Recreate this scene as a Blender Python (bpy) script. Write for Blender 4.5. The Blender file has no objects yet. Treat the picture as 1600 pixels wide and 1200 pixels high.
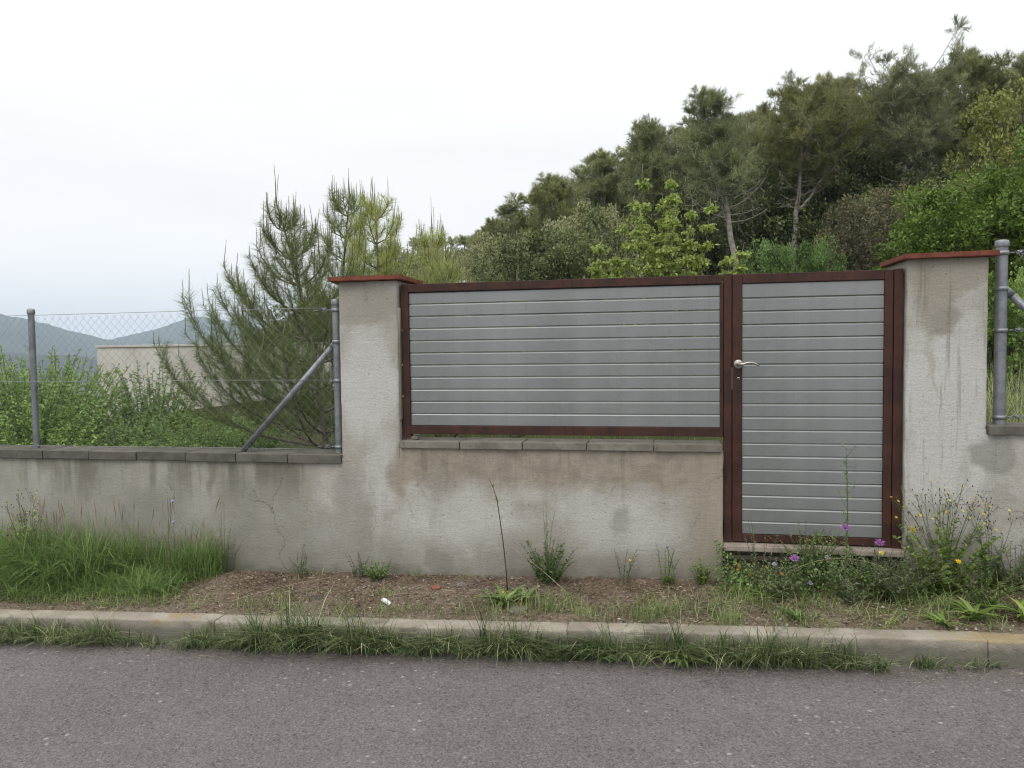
import bpy, bmesh, math, random
import numpy as np
from mathutils import Vector, Matrix, noise

R = math.radians
rng = np.random.default_rng(7)
random.seed(7)
SC = bpy.context.scene
COL = SC.collection

# ------------------------------------------------------------------ camera
cam_data = bpy.data.cameras.new('camera')
cam = bpy.data.objects.new('camera', cam_data)
COL.objects.link(cam)
SC.camera = cam
cam_data.sensor_width = 36.0
cam_data.lens = 36.0 * 1195 / 1600
cam_data.clip_start = 0.05
cam_data.clip_end = 30000
def cam_matrix(loc, yaw, pitch, roll):
    f = Vector((-math.sin(yaw) * math.cos(pitch), math.cos(yaw) * math.cos(pitch), -math.sin(pitch)))
    r = Vector((math.cos(yaw), math.sin(yaw), 0)); u = r.cross(f)
    r2 = r * math.cos(roll) + u * math.sin(roll); u2 = u * math.cos(roll) - r * math.sin(roll)
    m = Matrix((r2, u2, -f)).transposed().to_4x4()
    m.translation = loc
    return m
cam.matrix_world = cam_matrix(Vector((0, -4.6, 1.6)), R(11.31), R(2.71), R(-0.75))

# ------------------------------------------------------------------ sky, sun, exposure
SUN_EL, SUN_AZ = 55.0, 200.0      # azimuth clockwise from +Y
world = bpy.data.worlds.new('World'); SC.world = world; world.use_nodes = True
wn = world.node_tree; wn.nodes.clear()
def wnode(t, **k):
    n = wn.nodes.new(t)
    for a, b in k.items(): setattr(n, a, b)
    return n
sky = wnode('ShaderNodeTexSky', sky_type='NISHITA', sun_disc=False)
sky.sun_elevation = R(SUN_EL); sky.sun_rotation = R(SUN_AZ); sky.air_density = 1.0; sky.dust_density = 2.0
tc = wnode('ShaderNodeTexCoord')
mp = wnode('ShaderNodeMapping'); mp.inputs['Scale'].default_value = (1.0, 1.0, 5.0); mp.inputs['Location'].default_value = (3.1, 1.7, 0.4)
cn = wnode('ShaderNodeTexNoise'); cn.inputs['Scale'].default_value = 1.6; cn.inputs['Detail'].default_value = 5; cn.inputs['Roughness'].default_value = .5
cr = wnode('ShaderNodeValToRGB')
cr.color_ramp.elements[0].position = .32; cr.color_ramp.elements[0].color = (8.7, 8.74, 8.8, 1)
cr.color_ramp.elements[1].position = .66; cr.color_ramp.elements[1].color = (9.6, 9.6, 9.6, 1)
sep = wnode('ShaderNodeSeparateXYZ')
mr = wnode('ShaderNodeMapRange'); mr.inputs['From Min'].default_value = .25; mr.inputs['From Max'].default_value = .95
mr.inputs['To Min'].default_value = 1.03; mr.inputs['To Max'].default_value = 1.6
mul = wnode('ShaderNodeVectorMath', operation='SCALE')
mix = wnode('ShaderNodeMix', data_type='RGBA'); mix.inputs['Factor'].default_value = .97
bg = wnode('ShaderNodeBackground'); bg.inputs['Strength'].default_value = .1
wo = wnode('ShaderNodeOutputWorld')
L = wn.links.new
L(tc.outputs['Generated'], mp.inputs['Vector']); L(mp.outputs['Vector'], cn.inputs['Vector']); L(cn.outputs['Fac'], cr.inputs['Fac'])
L(tc.outputs['Generated'], sep.inputs[0]); L(sep.outputs['Z'], mr.inputs['Value'])
L(cr.outputs['Color'], mul.inputs[0]); L(mr.outputs['Result'], mul.inputs['Scale'])
L(sky.outputs['Color'], mix.inputs['A']); L(mul.outputs['Vector'], mix.inputs['B'])
L(mix.outputs['Result'], bg.inputs['Color']); L(bg.outputs[0], wo.inputs['Surface'])

sun_d = bpy.data.lights.new('sun', 'SUN'); sun_d.energy = 1.15; sun_d.angle = R(32); sun_d.color = (1, .96, .9)
sun = bpy.data.objects.new('sun', sun_d); COL.objects.link(sun)
az, el = R(SUN_AZ), R(SUN_EL)
sdir = Vector((math.sin(az) * math.cos(el), math.cos(az) * math.cos(el), math.sin(el)))
sun.rotation_euler = sdir.to_track_quat('Z', 'Y').to_euler()

vs = SC.view_settings
vs.view_transform = 'Standard'; vs.look = 'None'; vs.exposure = 0.18; vs.gamma = 1.0; vs.use_curve_mapping = False
SC.cycles.use_denoising = True; SC.cycles.pixel_filter_type = 'BLACKMAN_HARRIS'; SC.cycles.filter_width = 1.15
SC.cycles.max_bounces = 6; SC.cycles.diffuse_bounces = 3; SC.cycles.glossy_bounces = 2
SC.cycles.transmission_bounces = 3; SC.cycles.volume_bounces = 2; SC.cycles.transparent_max_bounces = 4

# ------------------------------------------------------------------ materials
class M:
    """small node-graph writer"""
    def __init__(s, name):
        s.m = bpy.data.materials.new(name); s.m.use_nodes = True
        s.t = s.m.node_tree; s.t.nodes.clear()
        s.out = s.t.nodes.new('ShaderNodeOutputMaterial')
        s.tc = s.t.nodes.new('ShaderNodeTexCoord')
        s.co = s.tc.outputs['Object']
    def n(s, t, ins=None, **k):
        nd = s.t.nodes.new(t)
        for a, b in k.items(): setattr(nd, a, b)
        for a, b in (ins or {}).items(): s.set(nd.inputs[a], b)
        return nd
    def set(s, sock, v):
        if isinstance(v, bpy.types.NodeSocket): s.t.links.new(v, sock)
        elif isinstance(v, tuple) and len(v) == 3 and sock.type == 'RGBA': sock.default_value = v + (1,)
        else: sock.default_value = v
    def math(s, op, a, b=0.0, c=0.0, clamp=False):
        nd = s.n('ShaderNodeMath', {0: a, 1: b, 2: c}, operation=op); nd.use_clamp = clamp; return nd.outputs[0]
    def vmath(s, op, a, b=(0, 0, 0)):
        nd = s.n('ShaderNodeVectorMath', {0: a, 1: b}, operation=op)
        return nd.outputs['Value'] if op in ('LENGTH', 'DOT_PRODUCT', 'DISTANCE') else nd.outputs['Vector']
    def map(s, v, scale=(1, 1, 1), loc=(0, 0, 0)):
        return s.n('ShaderNodeMapping', {'Vector': v, 'Scale': scale, 'Location': loc}).outputs[0]
    def noise(s, scale, detail=4, rough=.55, v=None, color=False, dist=0):
        nd = s.n('ShaderNodeTexNoise', {'Vector': v or s.co, 'Scale': scale, 'Detail': detail, 'Roughness': rough, 'Distortion': dist})
        return nd.outputs['Color' if color else 'Fac']
    def vor(s, scale, v=None, out='Distance', feature='F1'):
        return s.n('ShaderNodeTexVoronoi', {'Vector': v or s.co, 'Scale': scale}, feature=feature).outputs[out]
    def rng(s, v, a, b, c=0.0, d=1.0, smooth=True):
        return s.n('ShaderNodeMapRange', {'Value': v, 'From Min': a, 'From Max': b, 'To Min': c, 'To Max': d},
                   interpolation_type='SMOOTHSTEP' if smooth else 'LINEAR').outputs[0]
    def mix(s, f, a, b, mode='MIX'):
        return s.n('ShaderNodeMix', {'Factor': f, 'A': a, 'B': b}, data_type='RGBA', blend_type=mode).outputs['Result'] if False else s._mix(f, a, b, mode)
    def _mix(s, f, a, b, mode):
        nd = s.t.nodes.new('ShaderNodeMix'); nd.data_type = 'RGBA'; nd.blend_type = mode
        s.set(nd.inputs[0], f); s.set(nd.inputs[6], a); s.set(nd.inputs[7], b)
        return nd.outputs[2]
    def bump(s, h, strength=.5, dist=.01, normal=None):
        ins = {'Height': h, 'Strength': strength, 'Distance': dist}
        if normal: ins['Normal'] = normal
        return s.n('ShaderNodeBump', ins).outputs[0]
    def pbr(s, color, rough=.8, metal=0.0, normal=None, spec=.5):
        ins = {'Base Color': color, 'Roughness': rough, 'Metallic': metal, 'Specular IOR Level': spec}
        if normal: ins['Normal'] = normal
        return s.n('ShaderNodeBsdfPrincipled', ins).outputs[0]
    def done(s, sh):
        s.t.links.new(sh, s.out.inputs['Surface']); return s.m
    def xyz(s, v=None):
        nd = s.n('ShaderNodeSeparateXYZ', {0: v or s.co}); return nd.outputs
    def blob(s, v, cx, cz, rx, rz, soft=.5):
        """soft ellipse in the x-z plane"""
        d = s.vmath('SUBTRACT', v, (cx, 0, cz)); d = s.vmath('MULTIPLY', d, (1 / rx, 0, 1 / rz))
        return s.rng(s.vmath('LENGTH', d), 1 - soft, 1 + soft * .3, 1, 0)

def plaster_material():
    m = M('weathered_plaster')
    wob = m.vmath('SCALE', m.vmath('SUBTRACT', m.noise(3.5, 5, .6, color=True), (.5, .5, .5)))
    wob.node.inputs['Scale'].default_value = .32
    p = m.vmath('ADD', m.co, wob)
    base = m.mix(m.rng(m.noise(1.7, 5, .6), .35, .65), (.385, .36, .32), (.49, .475, .445))
    base = m.mix(m.math('MULTIPLY', m.rng(m.noise(6, 5, .7), .42, .68), .5), base, (.33, .295, .24))
    base = m.mix(m.math('MULTIPLY', m.rng(m.noise(2.7, 6, .75, m.vmath('ADD', m.co, (9, 0, 3))), .5, .66), .45), base, (.29, .27, .23))
    def stain(col, *a, amt=.8, soft=.5):
        nonlocal base
        base = m.mix(m.math('MULTIPLY', m.blob(p, *a, soft), amt), base, col)
    brown = (.285, .235, .17); grey = (.27, .26, .235); pale = (.56, .55, .525); dark = (.17, .155, .125)
    x, y, z = m.xyz()
    px, py, pz = m.xyz(p)
    inmid = m.math('MULTIPLY', m.rng(x, -1.66, -1.63), m.rng(x, .33, .34, 1, 0))
    # warm unpainted band across the middle section, running down at its right end
    band = m.math('MULTIPLY', inmid, m.rng(pz, .70, .82))
    base = m.mix(m.math('MULTIPLY', band, .85), base, m.mix(m.rng(m.noise(9, 5, .7), .4, .62), (.33, .285, .22), (.235, .20, .15)))
    base = m.mix(m.math('MULTIPLY', m.math('MULTIPLY', inmid, m.rng(px, .05, .22)), .85), base, (.335, .29, .225))
    stain(pale, -1.2, .52, .42, .2, amt=.55); stain(pale, -.35, .5, .45, .2, amt=.5)
    stain((.37, .33, .28), -.75, .42, .3, .12, amt=.5)
    stain(grey, -.25, .55, .09, .07, amt=.6); stain(grey, -1.43, .2, .07, .13, amt=.6, soft=.2)
    stain(grey, -.32, .30, .2, .1, amt=.35)
    # left pillar: damp brown head and pale middle, grey run below
    stain((.31, .285, .24), -1.86, 1.89, .27, .16, amt=.75, soft=.4); stain(pale, -1.86, 1.38, .24, .38, amt=.8, soft=.35)
    stain(pale, -1.78, .8, .13, .32, amt=.65); stain(brown, -1.67, .78, .07, .2, amt=.7); stain(grey, -1.98, .55, .14, .28, amt=.5)
    # right pillar
    stain(pale, 1.52, 1.15, .34, .6, amt=.85, soft=.35)
    stain((.33, .30, .25), 1.52, 1.99, .3, .13, amt=.9, soft=.3); stain((.33, .30, .245), 1.47, 1.80, .14, .20, amt=.85, soft=.3)
    stain((.30, .275, .235), 1.53, 1.72, .10, .09, amt=.8, soft=.25)
    stain((.36, .33, .28), 1.44, 1.50, .025, .14, amt=.5); stain((.36, .33, .28), 1.47, 1.45, .02, .16, amt=.5)
    stain(grey, 1.80, .99, .12, .13, amt=.8, soft=.3)
    # dark damp runs under the left coping
    runs = m.noise(1.0, 4, .7, m.map(m.co, (5.5, 5.5, .55), (4.2, 0, 0)))
    left = m.rng(x, -2.35, -2.15, 1, 0)
    below = m.rng(m.math('ADD', pz, m.math('MULTIPLY', m.noise(4, 3), .28)), .62, 1.0)
    rm = m.math('MULTIPLY', m.math('MULTIPLY', m.rng(runs, .44, .62), below), left)
    base = m.mix(m.math('MULTIPLY', rm, .92), base, (.115, .10, .075))
    base = m.mix(m.math('MULTIPLY', left, .5), base, m.mix(m.rng(m.noise(2.2, 5, .7), .4, .62), (.28, .265, .225), (.19, .185, .14)))
    for cx, w_, l_ in ((-3.93, .05, .26), (-3.2, .09, .2), (-2.99, .035, .26), (-2.55, .05, .12), (-4.25, .12, .12)):
        stain(dark, cx, .84, w_, l_, amt=.62, soft=.6)
    for cx, cz, rx, rz in ((-2.75, .55, .1, .25), (-3.5, .45, .25, .2), (-2.2, .38, .16, .2)):
        stain((.23, .225, .20), cx, cz, rx, rz, amt=.45)
    # splashed dark foot of the wall, following the slope of the ground
    gz = m.math('SUBTRACT', pz, m.math('MULTIPLY', x, .027))
    base = m.mix(m.math('MULTIPLY', m.rng(gz, .19, .56, 1, 0), .7), base, (.20, .185, .145))
    base = m.mix(m.math('MULTIPLY', m.rng(gz, .18, .27, 1, 0), .6), base, (.11, .115, .075))
    # fine drip lines from the coping of the middle and right sections
    drip = m.noise(1, 4, .7, m.map(m.co, (16, 16, .9), (1.3, 0, 0)))
    dz = m.rng(m.math('ADD', z, m.math('MULTIPLY', m.noise(6, 2), .3)), .78, 1.12)
    notp = m.rng(x, -1.7, -1.6)
    base = m.mix(m.math('MULTIPLY', m.math('MULTIPLY', m.rng(drip, .54, .66), dz), m.math('MULTIPLY', notp, .55)), base, (.17, .145, .11))
    wide = m.noise(1, 5, .75, m.map(m.co, (3.2, 3.2, .8), (7.7, 0, 0)))
    base = m.mix(m.math('MULTIPLY', m.rng(wide, .52, .70), .40), base, (.24, .225, .185))
    crk = m.n('ShaderNodeTexVoronoi', {'Vector': m.vmath('ADD', m.co, wob), 'Scale': 1.35}, feature='DISTANCE_TO_EDGE').outputs['Distance']
    cm_ = m.math('MULTIPLY', m.rng(crk, .0, .006, 1, 0), m.rng(m.noise(1.1, 2), .5, .6))
    base = m.mix(m.math('MULTIPLY', cm_, .7), base, (.10, .09, .075))
    # small pits and specks
    sp = m.rng(m.noise(55, 2, .5), .66, .74)
    base = m.mix(m.math('MULTIPLY', sp, .5), base, (.16, .14, .11))
    fine = m.rng(m.noise(75, 4, .7), .35, .65)
    base = m.mix(m.math('MULTIPLY', fine, .22), base, (.2, .185, .16))
    # trowelled relief, stretched along the wall
    h = m.math('ADD', m.noise(22, 5, .65, m.map(m.co, (.75, 1, 1.7))), m.math('MULTIPLY', m.noise(85, 3, .6), .45))
    h = m.math('ADD', h, m.math('MULTIPLY', sp, -.5))
    return m.done(m.pbr(base, .93, 0, m.bump(h, .5, .008), .25))

def concrete_material(name, c1, c2, scale=5, dark=(.08, .075, .06), bump=.5, moss=None):
    m = M(name)
    oi = m.n('ShaderNodeObjectInfo').outputs['Random']
    v = m.vmath('ADD', m.co, m.n('ShaderNodeCombineXYZ', {0: m.math('MULTIPLY', oi, 37.0), 1: oi, 2: 0.0}).outputs[0])
    c = m.mix(m.rng(m.noise(scale, 5, .62, v), .35, .65), c1, c2)
    c = m.mix(m.math('MULTIPLY', m.rng(m.noise(scale * 3.1, 4, .6, v), .52, .7), .5), c, dark)
    if moss: c = m.mix(m.math('MULTIPLY', m.rng(m.noise(scale * .7, 4, .6, v), .55, .68), .75), c, moss)
    c = m.mix(m.math('MULTIPLY', m.noise(140, 2, .5), .25), c, dark)
    c = m.mix(m.math('MULTIPLY', m.math('SUBTRACT', oi, .5), .5, clamp=True), c, dark)
    h = m.math('ADD', m.noise(60, 4, .6, v), m.math('MULTIPLY', m.noise(12, 3, .5, v), .8))
    return m.done(m.pbr(c, .9, 0, m.bump(h, bump, .004), .3))

def leaf_material(name, cols, trans=.35, rough=.5, var=.5):
    """cols: three colours picked by the stored 'tint' of each leaf"""
    m = M(name)
    at = m.n('ShaderNodeAttribute', attribute_name='tint').outputs['Fac']
    r = m.n('ShaderNodeValToRGB', {'Fac': at})
    e = r.color_ramp.elements
    e[0].position = 0; e[0].color = cols[0] + (1,)
    e[1].position = 1; e[1].color = cols[-1] + (1,)
    if len(cols) > 2:
        for i, c in enumerate(cols[1:-1]):
            q = e.new((i + 1) / (len(cols) - 1)); q.color = c + (1,)
    oi = m.n('ShaderNodeObjectInfo').outputs['Random']
    c = m.n('ShaderNodeHueSaturation', {'Hue': m.rng(oi, 0, 1, .488, .512, False), 'Saturation': m.rng(oi, 1, 0, .85, 1.1, False), 'Value': m.rng(m.math('FRACT', m.math('MULTIPLY', oi, 7.3)), 0, 1, .82, 1.22, False), 'Color': r.outputs[0]}).outputs[0]
    p = m.pbr(c, rough, 0, None, .35)
    t = m.n('ShaderNodeBsdfTranslucent', {'Color': c}).outputs[0]
    mx = m.n('ShaderNodeMixShader', {0: trans, 1: p, 2: t})
    return m.done(mx.outputs[0])

def plain(name, c1, c2=None, rough=.6, metal=0.0, scale=12, bump=0, bscale=60, spec=.5):
    m = M(name)
    c = m.mix(m.rng(m.noise(scale, 4, .6), .35, .65), c1, c2 or c1)
    return m.done(m.pbr(c, rough, metal, m.bump(m.noise(bscale, 3), bump, .003) if bump else None, spec))

def slat_material():
    m = M('brushed_aluminium')
    oi = m.n('ShaderNodeObjectInfo').outputs['Random']
    v = m.vmath('ADD', m.co, m.n('ShaderNodeCombineXYZ', {0: m.math('MULTIPLY', oi, 9.0), 1: 0.0, 2: m.math('MULTIPLY', oi, 5.0)}).outputs[0])
    br = m.noise(1, 4, .6, m.map(v, (2.2, 8, 160)))
    big = m.noise(2.6, 3, .55)
    c = m.mix(m.rng(big, .35, .65), (.30, .315, .315), (.37, .385, .395))
    c = m.mix(m.math('MULTIPLY', br, .35), c, (.20, .21, .21))
    c = m.mix(m.math('MULTIPLY', m.rng(m.noise(14, 4, .7), .58, .72), .35), c, (.22, .20, .185))
    c = m.mix(m.math('MULTIPLY', m.rng(m.noise(1, 4, .7, m.map(m.co, (30, 8, 1.4))), .52, .72), .35), c, (.22, .21, .195))
    zz = m.xyz()[2]
    c = m.mix(m.math('MULTIPLY', m.rng(zz, .45, 1.15, 1, 0), .35), c, (.25, .25, .235))
    return m.done(m.pbr(c, m.rng(big, .3, .7, .42, .56), .75, m.bump(br, .12, .002), .5))

def rust_paint_material():
    m = M('rusty_red_oxide_paint')
    c = m.mix(m.rng(m.noise(7, 6, .7), .38, .62), (.034, .0115, .008), (.066, .022, .013))
    c = m.mix(m.math('MULTIPLY', m.rng(m.noise(1, 5, .7, m.map(m.co, (26, 26, 2.2))), .5, .68), .75), c, (.016, .009, .009))
    c = m.mix(m.math('MULTIPLY', m.rng(m.noise(45, 4, .7), .6, .72), .6), c, (.11, .045, .028))
    return m.done(m.pbr(c, .62, 0, m.bump(m.noise(70, 4, .65), .35, .002), .4))

def asphalt_material():
    m = M('worn_asphalt')
    patch = m.noise(.55, 5, .6)
    c = m.mix(m.rng(patch, .35, .65), (.14, .125, .121), (.20, .180, .174))
    c = m.mix(m.math('MULTIPLY', m.rng(m.noise(5, 5, .7), .45, .7), .5), c, (.10, .090, .086))
    c = m.mix(m.math('MULTIPLY', m.rng(m.noise(1.3, 4, .7, m.map(m.co, (.25, 1.3, 1))), .5, .66), .45), c, (.22, .205, .195))
    ed = m.math('SUBTRACT', m.xyz()[1], m.math('MULTIPLY', m.xyz()[0], .022))
    c = m.mix(m.math('MULTIPLY', m.rng(m.math('ADD', ed, m.math('MULTIPLY', m.noise(5, 4, .7), .25)), -.90, -.66), .75), c, (.12, .095, .075))
    wv = m.vmath('ADD', m.co, m.vmath('SCALE', m.noise(2.2, 4, .6, color=True)))
    ck = m.n('ShaderNodeTexVoronoi', {'Vector': wv, 'Scale': .42}, feature='DISTANCE_TO_EDGE').outputs['Distance']
    c = m.mix(m.math('MULTIPLY', m.math('MULTIPLY', m.rng(ck, .0, .006, 1, 0), m.rng(m.noise(.9, 2), .5, .58)), .7), c, (.045, .04, .038))
    # stones of several sizes bedded in the binder
    v1 = m.vor(44); id1 = m.vor(44, out='Color')
    idv = m.n('ShaderNodeSeparateColor', {0: id1}).outputs
    st = m.math('MULTIPLY', m.rng(v1, .20, .38, 1, 0), m.rng(idv[0], .55, .70))
    c = m.mix(m.math('MULTIPLY', st, .5), c, m.mix(idv[1], (.26, .245, .235), (.52, .50, .47)))
    dk = m.math('MULTIPLY', m.rng(v1, .2, .42, 1, 0), m.rng(idv[0], .28, .2))
    c = m.mix(m.math('MULTIPLY', dk, .8), c, (.022, .020, .021))
    v2 = m.vor(165, out='Color'); i2 = m.n('ShaderNodeSeparateColor', {0: v2}).outputs
    c = m.mix(.52, c, m.mix(i2[0], (.055, .049, .049), (.29, .265, .255)))
    # coarse worn spots where the aggregate stands clear
    big = m.vor(26); ib = m.n('ShaderNodeSeparateColor', {0: m.vor(26, out='Color')}).outputs
    bs = m.math('MULTIPLY', m.rng(big, .16, .3, 1, 0), m.rng(ib[1], .82, .88))
    c = m.mix(m.math('MULTIPLY', bs, m.rng(m.noise(2.2, 3), .42, .6)), c, (.36, .35, .335))
    h = m.math('ADD', m.math('MULTIPLY', m.math('SUBTRACT', 1.0, v1), 1.0), m.math('MULTIPLY', m.noise(260, 3, .6), .8))
    h = m.math('ADD', h, m.math('MULTIPLY', m.noise(14, 4, .6), .9))
    return m.done(m.pbr(c, .82, 0, m.bump(h, 1.0, .008), .4))

def soil_material():
    m = M('litter_covered_soil')
    c = m.mix(m.rng(m.noise(3.2, 5, .65), .38, .62), (.125, .088, .062), (.215, .168, .125))
    c = m.mix(m.math('MULTIPLY', m.rng(m.noise(24, 5, .7), .5, .68), .6), c, (.075, .048, .034))
    fib = m.noise(1, 3, .6, m.map(m.co, (60, 190, 60)), dist=2.5)
    c = m.mix(m.math('MULTIPLY', m.rng(fib, .56, .68), .55), c, (.29, .24, .18))
    c = m.mix(m.math('MULTIPLY', m.rng(m.xyz()[1], -.45, -.62), .5), c, (.25, .215, .165))
    idc = m.n('ShaderNodeSeparateColor', {0: m.vor(90, out='Color')}).outputs
    c = m.mix(m.math('MULTIPLY', m.rng(idc[0], .82, .88), .5), c, (.33, .29, .24))
    h = m.math('ADD', m.noise(30, 6, .72), m.math('MULTIPLY', fib, .5))
    return m.done(m.pbr(c, .95, 0, m.bump(h, .9, .012), .15))

MAT = {}
MAT['plaster'] = plaster_material()
MAT['coping'] = concrete_material('grey_coping_concrete', (.10, .092, .078), (.165, .152, .13), 7, (.06, .055, .045))
MAT['coping_pale'] = concrete_material('pale_coping_concrete', (.17, .155, .125), (.25, .23, .195), 7, (.09, .08, .065))
def kerb_material():
    m = M('kerb_concrete')
    oi = m.n('ShaderNodeObjectInfo').outputs['Random']
    v = m.vmath('ADD', m.co, m.n('ShaderNodeCombineXYZ', {0: m.math('MULTIPLY', oi, 37.0), 1: 0.0, 2: 0.0}).outputs[0])
    x, y, z = m.xyz()
    c = m.mix(m.rng(m.noise(4, 5, .65, v), .35, .65), (.30, .265, .215), (.43, .39, .33))
    c = m.mix(m.math('MULTIPLY', m.rng(m.noise(16, 5, .7, v), .5, .7), .5), c, (.17, .14, .105))
    # damp, mossy lower face and patches of yellow lichen along the top edge
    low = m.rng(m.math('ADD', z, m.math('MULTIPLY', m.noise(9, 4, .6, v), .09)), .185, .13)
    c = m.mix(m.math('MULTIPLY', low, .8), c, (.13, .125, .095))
    lich = m.math('MULTIPLY', m.rng(m.noise(3.2, 4, .7, v), .54, .66), m.rng(z, .10, .14))
    wx = m.xyz(m.n('ShaderNodeNewGeometry').outputs['Position'])[0]
    lich = m.math('MAXIMUM', lich, m.math('MULTIPLY', m.math('MULTIPLY', m.rng(m.math('ADD', wx, m.math('MULTIPLY', m.noise(5, 4, .7, v), .5)), 1.45, 1.75), m.rng(z, .125, .145)), m.rng(m.noise(8, 4, .7, v), .35, .6)))
    c = m.mix(m.math('MULTIPLY', lich, .7), c, (.34, .25, .10))
    c = m.mix(m.math('MULTIPLY', m.rng(m.noise(2.4, 4, .7, m.vmath('ADD', v, (5, 0, 0))), .56, .66), .65), c, (.13, .11, .09))
    c = m.mix(m.math('MULTIPLY', m.noise(150, 2, .5), .3), c, (.15, .13, .11))
    h = m.math('ADD', m.noise(60, 4, .65, v), m.math('MULTIPLY', m.noise(11, 4, .6, v), 1.6))
    return m.done(m.pbr(c, .92, 0, m.bump(h, .8, .008), .25))
MAT['kerb'] = kerb_material()
MAT['cap'] = concrete_material('red_clay_tile', (.17, .050, .032), (.24, .085, .055), 14, (.10, .035, .027), .3)
MAT['step'] = concrete_material('step_tile', (.29, .235, .20), (.38, .32, .27), 9, (.16, .13, .11), .3)
MAT['dark_concrete'] = concrete_material('dark_foot_concrete', (.07, .065, .05), (.12, .105, .085), 9, (.03, .03, .02), .6)
MAT['slat'] = slat_material()
MAT['rust'] = rust_paint_material()
MAT['asphalt'] = asphalt_material()
MAT['soil'] = soil_material()
MAT['galv'] = plain('galvanised_steel', (.20, .215, .235), (.29, .305, .32), .5, .6, 18, .15, 90)
MAT['wire'] = plain('galvanised_wire', (.27, .275, .28), (.34, .34, .34), .5, .5, 30)
MAT['nickel'] = plain('satin_nickel', (.38, .35, .32), (.46, .43, .39), .35, .9, 40)
MAT['white'] = plain('white_plastic', (.72, .73, .75), (.8, .8, .8), .5)
MAT['pale_render'] = None

# ------------------------------------------------------------------ mesh helpers
def np_mesh(name, V, F, tint=None, smooth=False, mats=None):
    V = np.ascontiguousarray(V, dtype=np.float32); F = np.ascontiguousarray(F, dtype=np.int32)
    me = bpy.data.meshes.new(name)
    n, k = F.shape
    me.vertices.add(len(V)); me.vertices.foreach_set('co', V.ravel())
    me.loops.add(n * k); me.loops.foreach_set('vertex_index', F.ravel())
    me.polygons.add(n); me.polygons.foreach_set('loop_start', np.arange(0, n * k, k, dtype=np.int32))
    me.polygons.foreach_set('loop_total', np.full(n, k, dtype=np.int32))
    if smooth: me.polygons.foreach_set('use_smooth', np.ones(n, dtype=bool))
    me.update(calc_edges=True)
    if tint is not None:
        a = me.attributes.new('tint', 'FLOAT', 'POINT'); a.data.foreach_set('value', np.ascontiguousarray(tint, dtype=np.float32))
    for m in (mats or []): me.materials.append(m)
    return me

def link(name, me, parent=None, loc=(0, 0, 0), rot=(0, 0, 0), scale=(1, 1, 1)):
    o = bpy.data.objects.new(name, me); COL.objects.link(o)
    o.location = loc; o.rotation_euler = rot; o.scale = scale
    if parent: o.parent = parent
    return o
def tag(o, label=None, cat=None, group=None, kind=None):
    if label: o['label'] = label
    if cat: o['category'] = cat
    if group: o['group'] = group
    if kind: o['kind'] = kind
    return o
def empty(name, loc=(0, 0, 0), rz=0, label=None, cat=None, group=None, kind=None):
    o = link(name, None, None, loc, (0, 0, rz)); o.empty_display_size = .1
    return tag(o, label, cat, group, kind)
def copy_tree(o, parent=None):
    c = o.copy(); COL.objects.link(c); c.parent = parent
    for ch in list(o.children): copy_tree(ch, c)
    return c

class MB:
    """collects pieces into one triangle/quad mesh (as tris)"""
    def __init__(s): s.V = []; s.F = []; s.T = []; s.n = 0
    def add(s, V, F, tint=0.0):
        V = np.asarray(V, float).reshape(-1, 3); F = np.asarray(F, int)
        if F.shape[1] == 4: F = np.vstack([F[:, [0, 1, 2]], F[:, [0, 2, 3]]])
        s.V.append(V); s.F.append(F + s.n); s.n += len(V)
        s.T.append(np.broadcast_to(np.asarray(tint, float), (len(V),)) if np.ndim(tint) < 1 or len(np.atleast_1d(tint)) == len(V) else np.full(len(V), float(np.mean(tint))))
    def mesh(s, name, mat, smooth=False):
        return np_mesh(name, np.vstack(s.V), np.vstack(s.F), np.concatenate(s.T), smooth, [mat])
    def build(s, name, mat, parent=None, smooth=False, **k):
        return link(name, s.mesh(name, mat, smooth), parent, **k)
    def tube(s, P, r, sides=5, tint=.5, cap=True):
        P = np.asarray(P, float); k = len(P); r = np.broadcast_to(np.asarray(r, float), (k,))
        D = np.gradient(P, axis=0); D /= np.linalg.norm(D, axis=1)[:, None] + 1e-9
        a = np.array([0, 0, 1.0]) if abs(D[:, 2]).mean() < .8 else np.array([1.0, 0, 0])
        U = np.cross(D, a); U /= np.linalg.norm(U, axis=1)[:, None] + 1e-9
        W = np.cross(D, U)
        t = np.arange(sides) / sides * 2 * np.pi
        V = P[:, None] + r[:, None, None] * (np.cos(t)[None, :, None] * U[:, None] + np.sin(t)[None, :, None] * W[:, None])
        i = np.arange(k - 1)[:, None] * sides; j = np.arange(sides)[None]
        j2 = (j + 1) % sides
        F = np.stack([i + j, i + j2, i + sides + j2, i + sides + j], -1).reshape(-1, 4)
        V = V.reshape(-1, 3)
        F = np.vstack([F[:, [0, 1, 2]], F[:, [0, 2, 3]]])
        if cap:
            V = np.vstack([V, P[-1], P[0]])
            e = (k - 1) * sides
            j = np.arange(sides); j2 = (j + 1) % sides
            F = np.vstack([F, np.stack([e + j, e + j2, np.full(sides, k * sides)], -1), np.stack([j2, j, np.full(sides, k * sides + 1)], -1)])
        s.add(V, F, tint)
    def box(s, x0, x1, y0, y1, z0, z1, tint=.5):
        V = [(x, y, z) for x in (x0, x1) for y in (y0, y1) for z in (z0, z1)]
        s.add(V, [(0, 1, 3, 2), (4, 6, 7, 5), (0, 4, 5, 1), (2, 3, 7, 6), (0, 2, 6, 4), (1, 5, 7, 3)], tint)

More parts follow.
